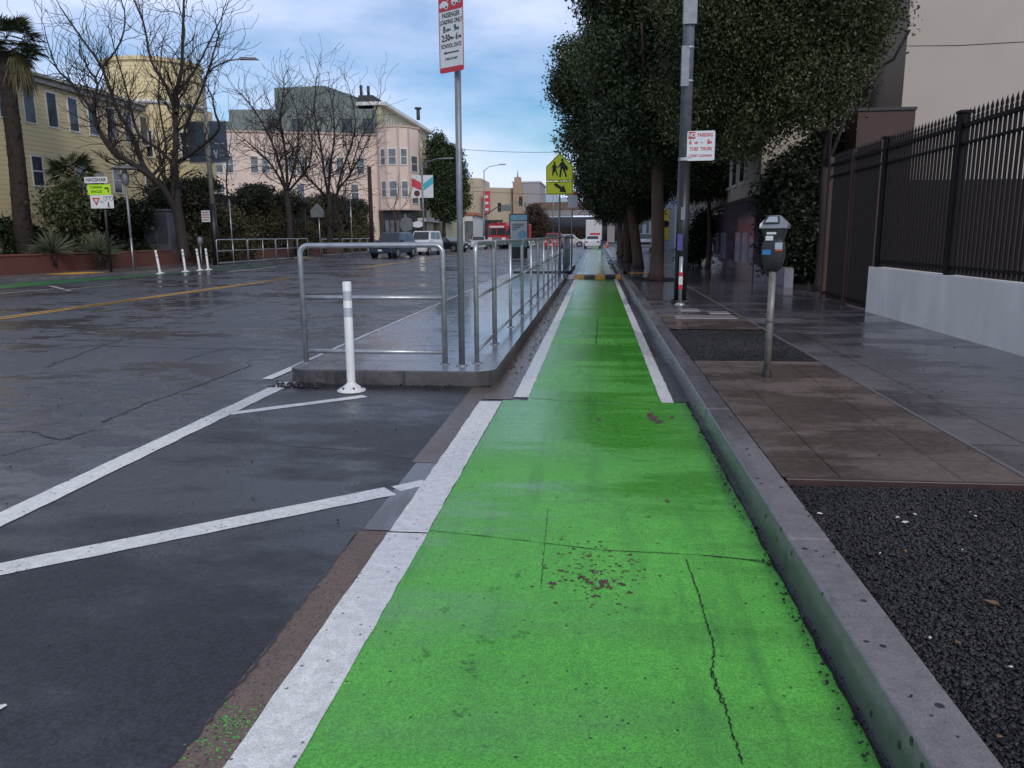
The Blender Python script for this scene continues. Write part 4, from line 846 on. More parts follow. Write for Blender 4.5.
# yellow building
t=thing('yellow_building',(-28,40,.1),'yellow clapboard building with round corner tower behind the palms','building')
b=MB(); b.prism([(-27.2,14),(-27.2,46.5),(-45,46.5),(-45,14)],.1,8.95); b.build('wall','yside',t)
b=MB(); b.prism([(-26.95,14),(-26.95,46.4),(-45,46.4),(-45,14)],8.95,9.2); b.prism([(-26.75,14),(-26.75,46.3),(-45,46.3),(-45,14)],9.2,9.33); b.build('cornice',mk('dull_trim',(.42,.40,.36),.6),t)
tp=[(-28.1+2.85*math.cos(2*PI*k/40),49.6+2.85*math.sin(2*PI*k/40)) for k in range(40)]
b=MB(); b.prism(tp,.1,12.0); b.build('tower','yside',t)
b=MB(); b.prism([(-28.1+(x+28.1)*1.05,49.6+(y-49.6)*1.05) for x,y in tp],12.0,12.22); b.build('tower_rim','yside',t)
b=MB(); b.lathe([(2.87,9.5),(3.0,9.55),(3.0,9.7),(2.87,9.75)],(-28.1,49.6,0),40); b.build('tower_band','trim',t)
b=MB(); b.box(-30,AT(199,235,50.8).x,50.8,54,.1,10.0); b.build('rear_wing','yside',t)
for k in range(12):
    y0=28.2+k*1.62
    add_window(t,(-27.2,y0+.72,6.95),(0,-1,0),(1,0,0),.85,1.75,sash=False,mats=('trim','glass'),fr=.07,prot=.04)
    if k%2: add_window(t,(-27.2,y0+.8,4.0),(0,-1,0),(1,0,0),.85,1.5,sash=True,mats=('trim','glass'),fr=.07,prot=.04)
for a in (-75,-30):
    n_=Vector((math.cos(R(a)),math.sin(R(a)),0)); u_=Vector((-n_.y,n_.x,0)); c_=Vector((-28.1,49.6,6.3))+n_*2.86-u_*.4; add_window(t,c_,u_,n_,.8,1.7,sash=True,prot=.08)
# pink building
t=thing('pink_building',(-27,95,.1),'pink stucco corner building with bay windows and teal upper storeys','building')
def V2(px_,Y): p_=AT(px_,235,Y); return (p_.x,Y)
A0=V2(188,82.5); A1=V2(383,90.2)
TOP=12.75
b=MB(); b.prism([A0,A1,(-21.8,90.5),(-21.8,118),(-45,118)],.1,TOP); b.build('wall','pink',t)
b=MB(); b.prism([(A0[0],A0[1]-.15),(A1[0]+.1,A1[1]-.15),(A1[0]+.1,A1[1]+.5),(A0[0],A0[1]+.5)],TOP,TOP+.18); b.build('parapet','pink2',t)
U=-26.3
b=MB(); b.prism([(U,93.5),(U,120),(-43,120),(-43,91.5)],TOP,16.2); b.build('upper_storey','teal',t)
b=MB(); b.prism([(U+.6,95),(U+.6,122),(U-3,122),(U-3,95)],TOP,16.8); b.build('upper_side','olive',t)
b=MB(); b.prism([(U+1.2,94.6),(U+1.2,122.4),(U-2.5,122.4),(U-2.5,94.6)],16.8,17.2); b.build('cornice','trim',t)
b=MB(); b.prism([V2(283,93.8),V2(332,93.4),(-30,104),(-37,104)],16.2,18.9); b.build('stepped_roof_block','teal',t)
b=MB(); b.prism([V2(332,93.3),V2(356,93.2),(-27,104),(-30,104)],16.2,17.8); b.build('stepped_roof_block','teal',t)
b=MB(); b.prism([V2(232,92.2),V2(262,92),(-40,104),(-44,104)],TOP,15.0); b.build('stepped_roof_block','teal',t)
b=MB(); b.box(V2(364,95)[0],V2(378,95)[0],95,99,16.2,18.0); b.cyl((V2(367,96)[0],96,18),(V2(367,96)[0],96,19.3),.18,n=8); b.cyl((V2(374,96)[0],96,18),(V2(374,96)[0],96,19.2),.18,n=8); b.build('chimney','roofd',t)
b=MB(); b.cyl((-24.6,110,17.2),(-24.6,110,18.6),.25,n=8); b.cyl((-24.6,110,18.6),(-24.6,110,18.8),.5,n=8); b.build('roof_vent','roofd',t)
bay=[(-25.2,90.4),V2(382,88.9),V2(389,88.2),V2(401,88.1),V2(411,88.8),V2(421,90.6),(-20.7,93),(-24,93.5)]
b=MB(); b.prism(bay,4.6,13.4); b.build('bay','pink',t)
cb=Vector((sum(x for x,y in bay)/8,sum(y for x,y in bay)/8))
b=MB(); b.prism([(cb.x+(x-cb.x)*1.05,cb.y+(y-cb.y)*1.05) for x,y in bay],13.4,13.6); b.build('bay_coping','pink2',t)
b=MB(); b.prism([(cb.x+(x-cb.x)*1.04,cb.y+(y-cb.y)*1.04) for x,y in bay],4.42,4.6); b.build('bay_sill','pink2',t)
b=MB()
for p_ in bay[2:5]: b.box(p_[0]-.10,p_[0]+.10,p_[1]-.05,p_[1]+.1,4.6,13.4)
b.build('corner_pilaster','pink2',t)
for z0 in (5.8,9.3):
    for k,(f0,f1) in ((1,(.2,.95)),(2,(.14,.86)),(3,(.14,.86)),(4,(.16,.84))):
        a,c=Vector((*bay[k],z0)),Vector((*bay[k+1],z0)); u=c-a; nn=Vector((u.y,-u.x,0)).normalized(); zz=-.7 if k==4 else 0
        add_window(t,a+u*f0+nn*.03+Vector((0,0,zz)),u,nn,u.length*(f1-f0),1.85,mats=('trim','glassb'),fr=.10)
b=MB(); b.box(-22,-20.6,95,99,.1,12); b.build('bay','olive',t)
du=(Vector((*A1,0))-Vector((*A0,0))); Lw=du.length; du.normalize(); nn=Vector((du.y,-du.x,0))
for px_,z0 in ((198,7.9),(212,7.9),(222,8.4),(232,8.4),(256,8.4),(267,8.4),(293,8.4),(304,8.4),(330,8.4),(341,8.4),(362,8.4),(222,5.4),(256,5.4),(300,5.4),(355,5.5)):
    f_=(px_-188)/195.; c_=Vector((*A0,0)).lerp(Vector((*A1,0)),f_); add_window(t,(c_.x-du.x*.4,c_.y-du.y*.4-.03,z0),du,nn,.9,1.9,mats=('trim','glassb'),fr=.08)
for px_ in (283,306,352,372):
    x_,y_=V2(px_,93.4); y_=91.5+(x_+43)/(U+43)*2; add_window(t,(x_-.5,y_-.12,13.3),(1,.12,0),(.12,-1,0),1.2,1.8,mats=('roofd','glass'),fr=.1)
for y0 in (97,99.5,104,110): add_window(t,(U+.6,y0,14.3),(0,1,0),(1,0,0),.9,1.7)
b=MB(); b.prism([(-25.3,90.3),V2(384,89.1),V2(400,88.7),V2(412,89.4),(-20.9,91.5),(-21.5,94)],.3,4.42); sf=b.build('shopfront','dmetal',t)
b=MB()
for px_ in (386,391,396,402): x_,y_=V2(px_,88.62); b.box(x_,x_+.45,y_-.12,y_,1.5,3.3)
b.build('shop_window','glassb',sf)
b=MB(); b.box(-21.7,-20.0,91.5,112,3.2,3.6); b.build('canopy','trim',t)
for k in range(6): b=MB(); b.box(-21.75,-21.6,95+k*2.9,97.4+k*2.9,.4,3.1); b.build('shop_bay',('orangep','dmetal','glassb')[k%3],t)
b=MB(); b.box(V2(378,90)[0]-.3,V2(384,90)[0],90.0,90.1,.3,3.2); b.build('garage_door','olive',t)
x_,y_=V2(418,84)
t=thing('shop_sign',(x_,84,2.6),'oval pale shop sign hanging beside the pink building','shop sign')
b=MB(); b.plate(disc(0,0,.33,16,1.9),0,.06); local_parent('sign_board',(x_,84,2.75),0,t,b,'signw'); b=MB(); b.cyl((x_-.6,84.03,3.2),(x_+.6,84.03,3.2),.025,n=6); b.build('bracket','dmetal',t)
# narrow pale bay building
t=thing('blue_house',(-22,108,.1),'narrow pale blue grey house with stacked bay windows behind the dark tree','building')
b=MB(); b.box(-30,-19.6,101,112,.1,12.3); b.build('wall','olive',t); b=MB(); b.prism([(-19.6,101.5),(-18.4,102.2),(-18.4,105),(-19.6,106)],3.6,12.0); b.build('bay','paleb',t)
b=MB(); b.box(-30,-17.9,100.8,107,12.3,12.9); b.prism([(-19.6,101.2),(-18.1,102),(-18.1,105.2),(-19.6,106.4)],7.4,7.8); b.build('cornice','trim',t)
for z0 in (4.6,8.6): 
    u=Vector((1.2,.7,0)).normalized(); add_window(t,(-19.35,101.65,z0),u,(u.y,-u.x,0),.9,2.1,mats=('trim','glass')); add_window(t,(-18.4,103.0,z0),(0,1,0),(1,0,0),1.2,2.1)
t=thing('corner_shop',(-20,116,.1),'low white and orange shopfront past the pale blue house','building')
b=MB(); b.box(-24,-17.8,113,124,.1,4.4); b.build('wall','trim',t); b=MB(); b.box(-18.9,-17.7,112.9,113,.6,3.6); b.build('window','glassb',t); b=MB(); b.box(-24,-17.5,112.8,124,4.4,4.8); b.build('fascia','orangep',t)
# tan hall with tower
t=thing('tan_building',(-14,134,.1),'long blank tan building with corner tower and red wall banner','building')
zt_=AT(500,192,130).z
def X_(px,Y): return AT(px,230,Y).x
b=MB(); b.prism([(X_(464,128),128),(X_(519,134),134),(X_(519,134),150),(X_(464,128),150)],.1,9.3); b.build('wall','tan',t)
b=MB(); b.prism([(X_(464,128),127.9),(X_(482,130),130-.2),(X_(482,130),140),(X_(464,128),140)],9.3,10.7); b.build('raised_wall','tan',t)
b=MB(); xa=X_(514,132.5); b.box(xa-.1,xa+1.3,132.2,134.5,.1,10.0); b.box(xa+.1,xa+1.1,132.4,134.2,10.0,11.0); b.build('tower','tanr',t)
b=MB(); b.cyl((xa+.6,133.2,11),(xa+.6,133.2,12.2),.12,.02,n=6); b.build('finial','roofd',t)
b=MB(); b.box(X_(470,127.9),X_(503,127.9),127.5,127.9,.2,4.0); b.build('storefront','dmetal',t)
bx0=X_(484,129); b=MB(); b.box(bx0,bx0+1.1,128.5,128.8,5.0,8.6); rb=b.build('wall_banner','redb',t); b=MB()
for k in range(3): b.box(bx0+.25,bx0+.85,128.44,128.49,5.5+k*1.0,5.9+k*1.0)
b.build('banner_mark','signw',rb)
t=thing('grey_building',(X_(530,180),185,.1),'plain grey flat roofed block behind the tan tower','building')
b=MB(); b.box(X_(513,180),X_(540,180),180,200,.1,13.2); b.build('wall','greyb',t); b=MB(); b.box(X_(513,180)-.2,X_(540,180)+.2,179.8,200,13.2,13.5); b.build('parapet','trim',t)
t=thing('roof_house',(X_(557,260),260,.1),'small distant pale rooftops rising above the overpass','building')
b=MB(); b.box(X_(541,260),X_(556,260),260,275,.1,14.8); b.box(X_(552,260),X_(571,260),262,278,.1,13.6); b.build('wall','paleb',t); b=MB(); b.box(X_(548,260),X_(551,260),259.8,260.4,14.8,16.2); b.build('vent','roofd',t)
# overpass
t=thing('overpass',(0,152,.1),'dark concrete freeway overpass crossing the end of the street','overpass')
b=MB(); b.prism([(-12.5,158),(60,147),(60,163),(-12.5,172)],5.6,6.4); b.build('deck','concd',t)
b=MB(); b.prism([(-12.5,157.8),(60,146.8),(60,147.2),(-12.5,158.2)],6.4,7.9); b.build('barrier','concb',t)
b=MB(); b.prism([(-12.5,157.9),(60,146.9),(60,147.3),(-12.5,158.3)],5.3,6.4); b.build('fascia_girder','conc',t)
for k,x in enumerate((-12,2,16,30)):
    b=MB(); b.box(x,x+1.4,156,157.4,.1,5.6); b.build('column','conc',t)
b=MB(); b.box(-12.5,70,175,176,.1,5.4); b.build('abutment','concd',t)  # dark colour paints the underpass shade onto this back wall
# brush near overpass
bush('roadside_tree',(X_(545,120)-.0,122,.1),[((X_(535,122),122,4.6),(1.2,1.4,1.5)),((X_(539,122),124,2.8),(1.7,2,1.8)),((X_(531,122),123,2.6),(1.2,1.2,1.5))],12000,.16,'brownish green tree before the left end of the overpass','tree',mat='brush',seed=31,clump=.5)
bush('roadside_tree',(X_(577,126),130,.1),[((X_(570,160),160,1.6),(5,2,1.3)),((X_(583,160),161,1.5),(4,2,1.1))],10000,.16,'low brown shrubbery under the overpass behind the minivan','bush',mat='brush',seed=32,clump=.5)
# ------------------------------------------------------------------ hedge
t=thing('ivy_hedge',(-21.8,58,.15),'long high ivy covered hedge wall along the far sidewalk','hedge')
b=MB(); b.box(-22.4,-22.1,40,74.5,.1,4.0); b.build('backing_fence','barkd',t)
bl_=[]
rg=random.Random(4)
for k in range(120):
    y=rg.uniform(40,74.3); z=rg.uniform(.4,3.9)+.3*math.sin(y*1.3); bl_.append(((-21.95+rg.uniform(-.25,.3),y,z),(.45,.8,.6)))
leaves('foliage',bl_,90000,.085,'ivy',t,9,clump=.3)
bl_=[]
for k in range(40): y=rg.uniform(38.5,74.3); bl_.append(((-22.0+rg.uniform(-.4,.3),y,4.1+.25*math.sin(y*.9)+rg.uniform(-.2,.2)),(.6,.9,.4)))
leaves('top_growth',bl_,42000,.085,'leafb',t,10,clump=.3)
# dark garden shrubs behind planter
G2='garden shrubs behind the brick planter'
for i,(px_,yy,h_,w_,lb) in enumerate(((20,34,2.2,1.6,'dark shrub at the foot of the tall palm'),(75,33.5,3.4,1.3,'feathery dark green shrub below the short palm'),(120,38,3.0,1.6,'dark shrub behind the disc topped lamp'),(150,41,4.6,1.7,'tall dark shrub behind the grey cabinet'),(188,43,4.2,1.6,'tall dark shrub left of the banner pole'))):
    x=AT(px_,230,yy).x; bs=[((x+rg.uniform(-.6,.6)*w_,yy+rg.uniform(-.5,.5),.5+rg.random()*(h_-.7)),(w_*.5,.6,h_*.22)) for _ in range(7)]
    bush('shrub',(x,yy,.35),bs,15000,.085,lb,'shrub',mat=('leafb','leafo','leafb','leafb','ivy')[i],seed=50+i,clump=.3,group=G2)
# ------------------------------------------------------------------ palms
def fan_crown(b,c,n,L_,rg,up=.6,seed=0,spread=1.,droop=.35):
    for k in range(n):
        a=rg.uniform(0,2*PI); el=rg.uniform(-.5,1.25)*up if up else rg.uniform(-1.4,-.7)
        d=Vector((math.cos(a)*math.cos(el),math.sin(a)*math.cos(el),math.sin(el))); l=L_*rg.uniform(.75,1.1)
        stem=Vector(c)+d*l*.5; side=d.cross(Vector((0,0,1))).normalized(); upv=side.cross(d).normalized()
        m_=15
        for j in range(m_):
            t_=(j/(m_-1)-.5)*2.5; dd=(d*math.cos(t_)+side*math.sin(t_)).normalized(); tip=stem+dd*l*.55+Vector((0,0,-droop*l*.3*abs(math.sin(t_))-droop*l*.15)); sd_=dd.cross(upv).normalized()*.022*l
            mid=stem.lerp(tip,.5)+upv*.02; b.add([stem,mid+sd_,tip,mid-sd_],[(0,1,2,3)])
        b.add([Vector(c),Vector(c)+side*.02,stem+side*.01,stem-side*.01],[(0,1,2,3)])
xb=AT(27,240,33).x; xm=AT(14,140,33).x; xt=AT(4,50,33).x
t=thing('palm_tree',(xb,33,.35),'tall fan palm with dark leaning trunk and hanging brown fronds','palm tree')
rg=random.Random(12); zs=[.3,2.5,5.0,7.5,9.4]; xs_=[xb+.02,xb-.12,(xb*.4+xm*.6),(xm*.5+xt*.5),xt]
b=MB(); b.ring([(x_,33,z_) for x_,z_ in zip(xs_,zs)],[.44,.36,.33,.31,.28],14)
for k in range(260):
    z=rg.uniform(.4,9.3); a=rg.uniform(0,2*PI); q=np.interp(z,zs,xs_); r_=np.interp(z,zs,[.42,.35,.32,.30,.27])
    p=Vector((q+math.cos(a)*r_,33+math.sin(a)*r_,z)); b.add([p,p+Vector((-math.sin(a)*.07,math.cos(a)*.07,0)),p+Vector((math.cos(a)*.08,math.sin(a)*.08,.14)),p+Vector((math.sin(a)*.07,-math.cos(a)*.07,0))],[(0,1,2,3)])
b.build('trunk','palmb',t)
b=MB(); fan_crown(b,(xt+.15,33,9.9),52,1.6,rg,up=.75); fan_crown(b,(xt+.75,32.8,9.3),14,1.1,rg,up=.5); b.build('fronds','palm',t)
b=MB(); rg2=random.Random(3)
for k in range(34):
    a=rg2.uniform(-1.2,1.2); c_=Vector((xt+.5,32.9,9.3)); tip=c_+Vector((math.cos(a)*rg2.uniform(.1,.75),math.sin(a)*.5,-rg2.uniform(.5,1.9)))
    for j in range(9): q=tip+Vector((rg2.gauss(0,.16),rg2.gauss(0,.16),rg2.gauss(0,.22))); m_=c_.lerp(q,.5)+Vector((math.cos(a)*.2,math.sin(a)*.2,0)); b.add([c_,m_+Vector((.02,.02,0)),q,m_-Vector((.02,.02,0))],[(0,1,2,3)])
b.build('dead_skirt','palmd',t)
t=thing('palm_tree',(-23.7,34.5,.35),'short bushy dark fan palm in front of the yellow wall','palm tree')
b=MB(); b.ring([(-23.6,34.5,.3),(-23.75,34.5,2.5),(-23.9,34.5,4.3)],[.22,.18,.17],10); b.build('trunk','palmb',t)
b=MB(); fan_crown(b,(-23.9,34.5,4.5),60,1.25,rg,up=.8,droop=.7); b.build('fronds','palm',t)
def yucca(p,s,label,rg):
    t=thing('yucca',p,label,'yucca','spiky yuccas behind the brick planter'); b=MB()
    for k in range(120):
        a=rg.uniform(0,2*PI); el=rg.uniform(-.1,1.4); d=Vector((math.cos(a)*math.cos(el),math.sin(a)*math.cos(el),math.sin(el))); l=s*rg.uniform(.7,1.1); c_=Vector(p)+Vector((0,0,s*.5)); sd_=d.cross(Vector((0,0,1))).normalized()*.02
        b.add([c_-sd_,c_+sd_,c_+d*l*.6+sd_*1.2,c_+d*l+Vector((0,0,-.08*l)),c_+d*l*.6-sd_*1.2],[(0,1,2,3,4)])
    b.build('leaf_rosette','yucca',t); b=MB(); b.cyl(p,(p[0],p[1],p[2]+s*.5),.08,n=8); b.build('stem','palmb',t)
for i,(px_,Y,s,lb) in enumerate(((52,30.5,1.15,'grey green spiky yucca right of the tall palm trunk'),(98,32,1.1,'spiky yucca beside the turning vehicles sign'),(32,30,.6,'low pale spiky yucca at the left end of the planter'))):
    x=AT(px_,240,Y).x; yucca((x,Y,.4),s,lb,rg)
# ------------------------------------------------------------------ bare trees
def twigs(b,p,d,r_,L_,depth,rg,minr=.006,upw=.25,spread=.55):
    """recursive branching; every limb is a tapered curved tube"""
    if depth==0 or r_<minr*.8: return
    n=3; path=[Vector(p)]; dd=Vector(d).normalized(); 
    for i in range(n):
        dd=(dd+Vector((rg.gauss(0,.24),rg.gauss(0,.24),rg.gauss(0,.2)+upw*.15))).normalized(); path.append(path[-1]+dd*L_/n)
    r1=max(minr,r_*.68); b.ring(path,[r_+(r1-r_)*i/n for i in range(n+1)],6 if r_>.03 else (4 if r_>.012 else 3),cap=False)
    k=rg.choice((2,3)) if depth<3 else rg.choice((3,3,4))
    for i in range(k):
        ax=Vector((rg.gauss(0,1),rg.gauss(0,1),rg.gauss(0,1))).cross(dd).normalized(); ang=rg.uniform(.25,.75)*spread*1.6 if i else rg.uniform(.05,.3)
        nd=(dd*math.cos(ang)+ax*math.sin(ang)).normalized(); nd.z+=upw*.3
        q=path[-1] if i<2 else path[-2]; twigs(b,q,nd,r1*(.95 if i==0 else .72),L_*rg.uniform(.68,.9),depth-1,rg,minr,upw,spread)
def bare_tree(loc,limbs,label,Y,seed,bark='barkd',depth=5,group=None,minr=.010):
    """limbs: list of (polyline of picture-plane points with depth offset, r0, r1, twig spacing)"""
    t=thing('bare_tree',loc,label,'tree',group); rg=random.Random(seed); bt=MB(); bb=MB()
    for k,(pl,r0,r1,tw) in enumerate(limbs):
        P=[AT(x,y,Y+dy) for x,y,dy in pl]; n=len(P)
        # smooth polyline
        Q=[]
        for i in range(n-1):
            for s in range(3):
                u=s/3; p0=P[max(i-1,0)];p1=P[i];p2=P[i+1];p3=P[min(i+2,n-1)]
                Q.append(.5*((2*p1)+(p2-p0)*u+(2*p0-5*p1+4*p2-p3)*u*u+(3*p1-p0-3*p2+p3)*u**3))
        Q.append(P[-1]); m_=len(Q); rr=[r0+(r1-r0)*i/(m_-1) for i in range(m_)]
        (bt if k==0 else bb).ring(Q,rr,10 if r0>.1 else 7,cap=(k==0))
        if tw:
            for i in range(2,m_-1):
                for _q in range((2 if i%2 else 1)+(2 if group else 1)):
                    if rg.random()>tw: continue
                    d=(Q[i+1]-Q[i]).normalized(); ax=Vector((rg.gauss(0,1),rg.gauss(0,1),rg.gauss(0,1))).cross(d).normalized(); a=rg.uniform(.5,1.1); nd=d*math.cos(a)+ax*math.sin(a)
                    twigs(bb,Q[i],nd,max(minr*1.6,rr[i]*.42),rg.uniform(.55,1.1),depth-1,rg,minr)
            twigs(bb,Q[-1],Q[-1]-Q[-2],max(minr*2,r1),.85,depth,rg,minr)
    bt.build('trunk',bark,t); bb.build('branches',bark,t); return t
c1=lambda l:[(x/2.648,y/2.648,d) for x,y,d in l]
bare_tree(tuple(G(183,262,.15)),[
 (c1([(492,690,0),(480,620,0),(468,540,0),(462,460,0),(460,430,0)]),.27,.17,0),
 (c1([(470,570,0),(440,510,-.5),(400,468,-1),(345,430,-1.5),(300,402,-2),(262,345,-2.4),(250,300,-2.6),(250,260,-2.8)]),.17,.07,.5),
 (c1([(405,472,-1),(375,430,0),(345,350,.8),(310,290,1.2),(270,180,1.5),(215,100,1.8),(160,20,2)]),.13,.03,.8),
 (c1([(250,300,-2.6),(190,220,-3),(150,180,-3.2),(120,90,-3.4)]),.07,.02,.8),
 (c1([(462,440,0),(466,350,.4),(462,270,.6),(480,190,.7),(484,90,.9),(488,-40,1)]),.15,.04,.85),
 (c1([(466,300,.4),(440,230,1.2),(400,160,2),(380,60,2.4),(340,-30,2.8)]),.09,.03,.8),
 (c1([(468,430,0),(500,412,-1),(545,378,-1.6),(580,340,-2),(570,300,-2.2),(563,262,-2.2)]),.10,.035,.25),
 (c1([(492,412,-.6),(490,340,-1),(530,250,-1.4),(560,160,-1.6),(585,70,-1.8)]),.08,.025,.9),
 (c1([(455,430,0),(420,395,1),(370,360,1.5),(350,300,1.8),(330,220,2),(300,120,2.4)]),.09,.025,.8),
 (c1([(400,468,-1),(425,440,.8),(440,400,1),(430,330,1.2),(420,250,1.6),(430,120,2)]),.08,.025,.7),
 (c1([(470,250,.5),(520,180,1),(560,100,1.4),(600,20,1.6)]),.06,.02,.9),
 (c1([(270,180,1.5),(320,110,1.6),(330,30,1.7),(300,-40,1.7)]),.05,.02,.9),
 ],'large bare winter tree with spreading crooked limbs before the yellow building',36,77,'barkd',5)
c2=lambda l:[(230+x/4.265,60+y/4.265,d) for x,y,d in l]
G3='bare winter trees before the ivy hedge'
bare_tree(tuple(G(292,262,.15)),[
 (c2([(258,850,0),(255,700,0),(245,600,0),(243,560,0)]),.22,.14,0),
 (c2([(243,570,0),(215,510,-.5),(170,440,-1),(110,380,-1.5),(50,330,-2)]),.09,.025,.9),
 (c2([(235,540,0),(210,440,.5),(170,330,1),(120,240,1.4),(70,170,1.6),(20,120,1.8)]),.09,.02,.95),
 (c2([(245,560,0),(240,430,0),(225,330,.4),(215,240,.6),(230,130,.8),(225,90,1)]),.10,.02,.95),
 (c2([(250,560,0),(300,500,1),(340,440,1.3),(350,330,1.5),(330,230,1.6)]),.08,.02,.95),
 (c2([(243,560,0),(270,470,-1),(290,350,-1.5),(290,240,-1.7),(260,150,-2)]),.07,.02,.95),
 ],'left of two bare winter trees before the ivy hedge',48,78,depth=5,group=G3)
bare_tree(tuple(G(333,262,.15)),[
 (c2([(425,800,0),(428,700,0),(425,620,0),(418,570,0)]),.20,.13,0),
 (c2([(418,590,0),(370,540,-1),(330,500,-1.4),(290,420,-1.8),(240,330,-2),(200,260,-2.1)]),.08,.02,.95),
 (c2([(418,570,0),(400,470,.5),(385,350,.8),(360,230,1),(365,120,1.2),(370,70,1.3)]),.09,.02,.95),
 (c2([(420,570,0),(430,440,-.5),(445,330,-.8),(440,220,-1),(420,110,-1)]),.09,.02,.95),
 (c2([(460,790,0),(480,720,0),(450,640,.5),(460,560,.8),(510,490,1),(560,400,1.2),(600,320,1.4)]),.12,.025,.8),
 (c2([(455,580,.8),(475,480,.4),(515,370,0),(535,260,0),(510,130,0)]),.08,.02,.95),
 (c2([(510,490,1),(560,330,1),(610,250,1),(640,150,1)]),.05,.015,.95),
 ],'right bare winter tree with forked double trunk before the ivy hedge',50,79,depth=5,group=G3)
bare_tree(tuple(G(250,262,.15)),[(c2([(0,800,0),(-10,600,0),(-15,480,0),(5,330,0)]),.06,.02,.8)],'thin bare sapling between banner pole and first bare hedge tree',46,80,depth=4)
bare_tree(tuple(G(398,250,.15)),[([(396,258,0),(396,225,0),(394,208,0),(398,196,0)],.07,.03,.8),([(395,215,0),(405,205,.5),(410,195,.6)],.03,.015,.9)],'small leafless brown sapling before the pink building shopfront',66,81,'barkr',3)
# dark tree on the far side
t=thing('street_tree',(-17.9,92,.15),'dark dense evergreen tree between the pink building and blue house','tree')
b=MB(); b.ring([(-17.9,92,.1),(-17.85,92,4)],[.25,.18],10); b.build('trunk','barkd',t)
bs=[((-17.9,92,9),(2.0,2,3.0)),((-17.2,92,6),(2.3,2,1.9)),((-18.3,91.5,11.0),(1.3,1.3,1.7)),((-17,92,8),(2.2,2,2)),((-18.8,92,6),(1.5,1.6,1.6)),((-18.4,92,12.3),(.8,.8,1)),((-16.4,92,5.4),(1.5,1.5,1.4)),((-16.6,92,10.4),(1.2,1,1.5)),((-17.4,92,4.2),(1.8,1.4,1.0))]
leaves('crown',bs,45000,.13,'leaf',t,14,clump=.4)
# ------------------------------------------------------------------ left street furniture
def pole_thing(name,p,h,r0,r1,label,cat,mat='galvd',low=None,group=None):
    t=thing(name,p,label,cat,group); b=MB(); z0=p[2]+(low or 0); b.ring([(p[0],p[1],z0),(p[0],p[1],p[2]+h)],[r0,r1],10); b.build('pole',mat,t)
    if low: b=MB(); b.ring([(p[0],p[1],p[2]),(p[0],p[1],z0)],[r0*1.35,r0*1.2],10); b.build('painted_base','black',t)
    return t
p=(-19.05,38,.15); t=pole_thing('street_lamp',p,8.9,.13,.08,'tall street lamp with dark vertical banner behind the big bare tree','street lamp',mk('lamp_post_grey',(.24,.23,.21),.6),low=3.0)
b=MB(); b.ring([(p[0],38,9.0),(p[0]+.5,38,9.5),(p[0]+1.3,38,9.85),(p[0]+2.0,38,9.9)],[.05,.045,.04,.035],8); b.build('arm','galvd',t)
b=MB(); b.add([(p[0]+1.9,37.88,9.86),(p[0]+1.9,38.12,9.86),(p[0]+2.9,38.1,9.82),(p[0]+2.9,37.9,9.82),(p[0]+1.95,37.92,9.98),(p[0]+1.95,38.08,9.98),(p[0]+2.7,38.05,9.95),(p[0]+2.7,37.95,9.95)],[(0,1,2,3),(7,6,5,4),(0,3,7,4),(1,5,6,2),(0,4,5,1),(3,2,6,7)]); b.build('lamp_head','signg',t,bevel=.02)
for sx,lb in ((-1,'blank left half'),(1,'right half with white emblem')):
    b=MB(); x0=p[0]+(.13 if sx>0 else -1.0); b.box(x0,x0+.87,37.97,37.99,5.15,7.05); f_=b.build('banner','navyb',t); f_['label']='dark blue banner, '+lb
    if sx>0:
        b=MB(); cx_=x0+.26; b.plate([(cx_-.12,5.72),(cx_-.02,5.35),(cx_+.05,5.35),(cx_-.05,5.72)],37.955,37.965); b.plate([(cx_+.12,5.72),(cx_+.07,5.72),(cx_+.01,5.45),(cx_+.045,5.38)],37.955,37.965)
        text_on(b,'CITY',cx_+.30,5.68,37.96,.10,sx=.8); b.plate([(cx_+.18,5.45),(cx_+.42,5.45),(cx_+.42,5.48),(cx_+.18,5.48)],37.955,37.965)
        for k in range(5): b.plate([(x0+.12+k*.13,6.0),(x0+.2+k*.13,6.0),(x0+.2+k*.13,6.05),(x0+.12+k*.13,6.05)],37.955,37.965)
        b.build('emblem',mk('banner_print',(.35,.38,.42),.6),f_)
    b=MB(); b.cyl((p[0],38,7.08),(p[0]+sx*1.0,38,7.08),.02,n=6); b.cyl((p[0],38,5.12),(p[0]+sx*1.0,38,5.12),.02,n=6); b.build('banner_arm','galvd',t)
b=MB(); b.plate([(-.22,-.28),(.22,-.28),(.22,.28),(-.22,.28)],0,.01); q=local_parent('small_sign',(p[0]-.3,37.8,2.55),0,t,b,'signw'); b=MB()
for k in range(4): b.plate([(-.17,-.2+k*.12),(.17,-.2+k*.12),(.17,-.15+k*.12),(-.17,-.15+k*.12)],-.004,-.001)
child_local('lettering',q,b,mk('faded_red',(.35,.12,.12),.6))
p=(-21.05,34,.3); t=pole_thing('pedestrian_lamp',p,4.0,.06,.05,'slim pedestrian lamp with flat disc top left of the grey cabinet','street lamp')
b=MB(); b.lathe([(.05,3.6),(.16,3.75),(.17,4.1),(.10,4.2),(.10,4.3),(.55,4.34),(.55,4.38),(.1,4.5),(0,4.52)],(p[0],p[1],.2),18); b.build('lamp_head','signg',t)
p=(-19.6,52,.15); t=pole_thing('pedestrian_lamp',p,3.6,.05,.04,'slim dark pedestrian lamp against the ivy hedge','street lamp','dmetal'); b=MB(); b.lathe([(.05,3.3),(.2,3.4),(.24,3.8),(.1,3.9),(0,3.95)],(p[0],p[1],.15),14); b.build('lamp_head','dmetal',t)
p=(-19.75,30.3,.15); t=pole_thing('sign_pole',p,3.55,.05,.05,'black corner post with street name sign and turning vehicles yield sign','sign pole','black')
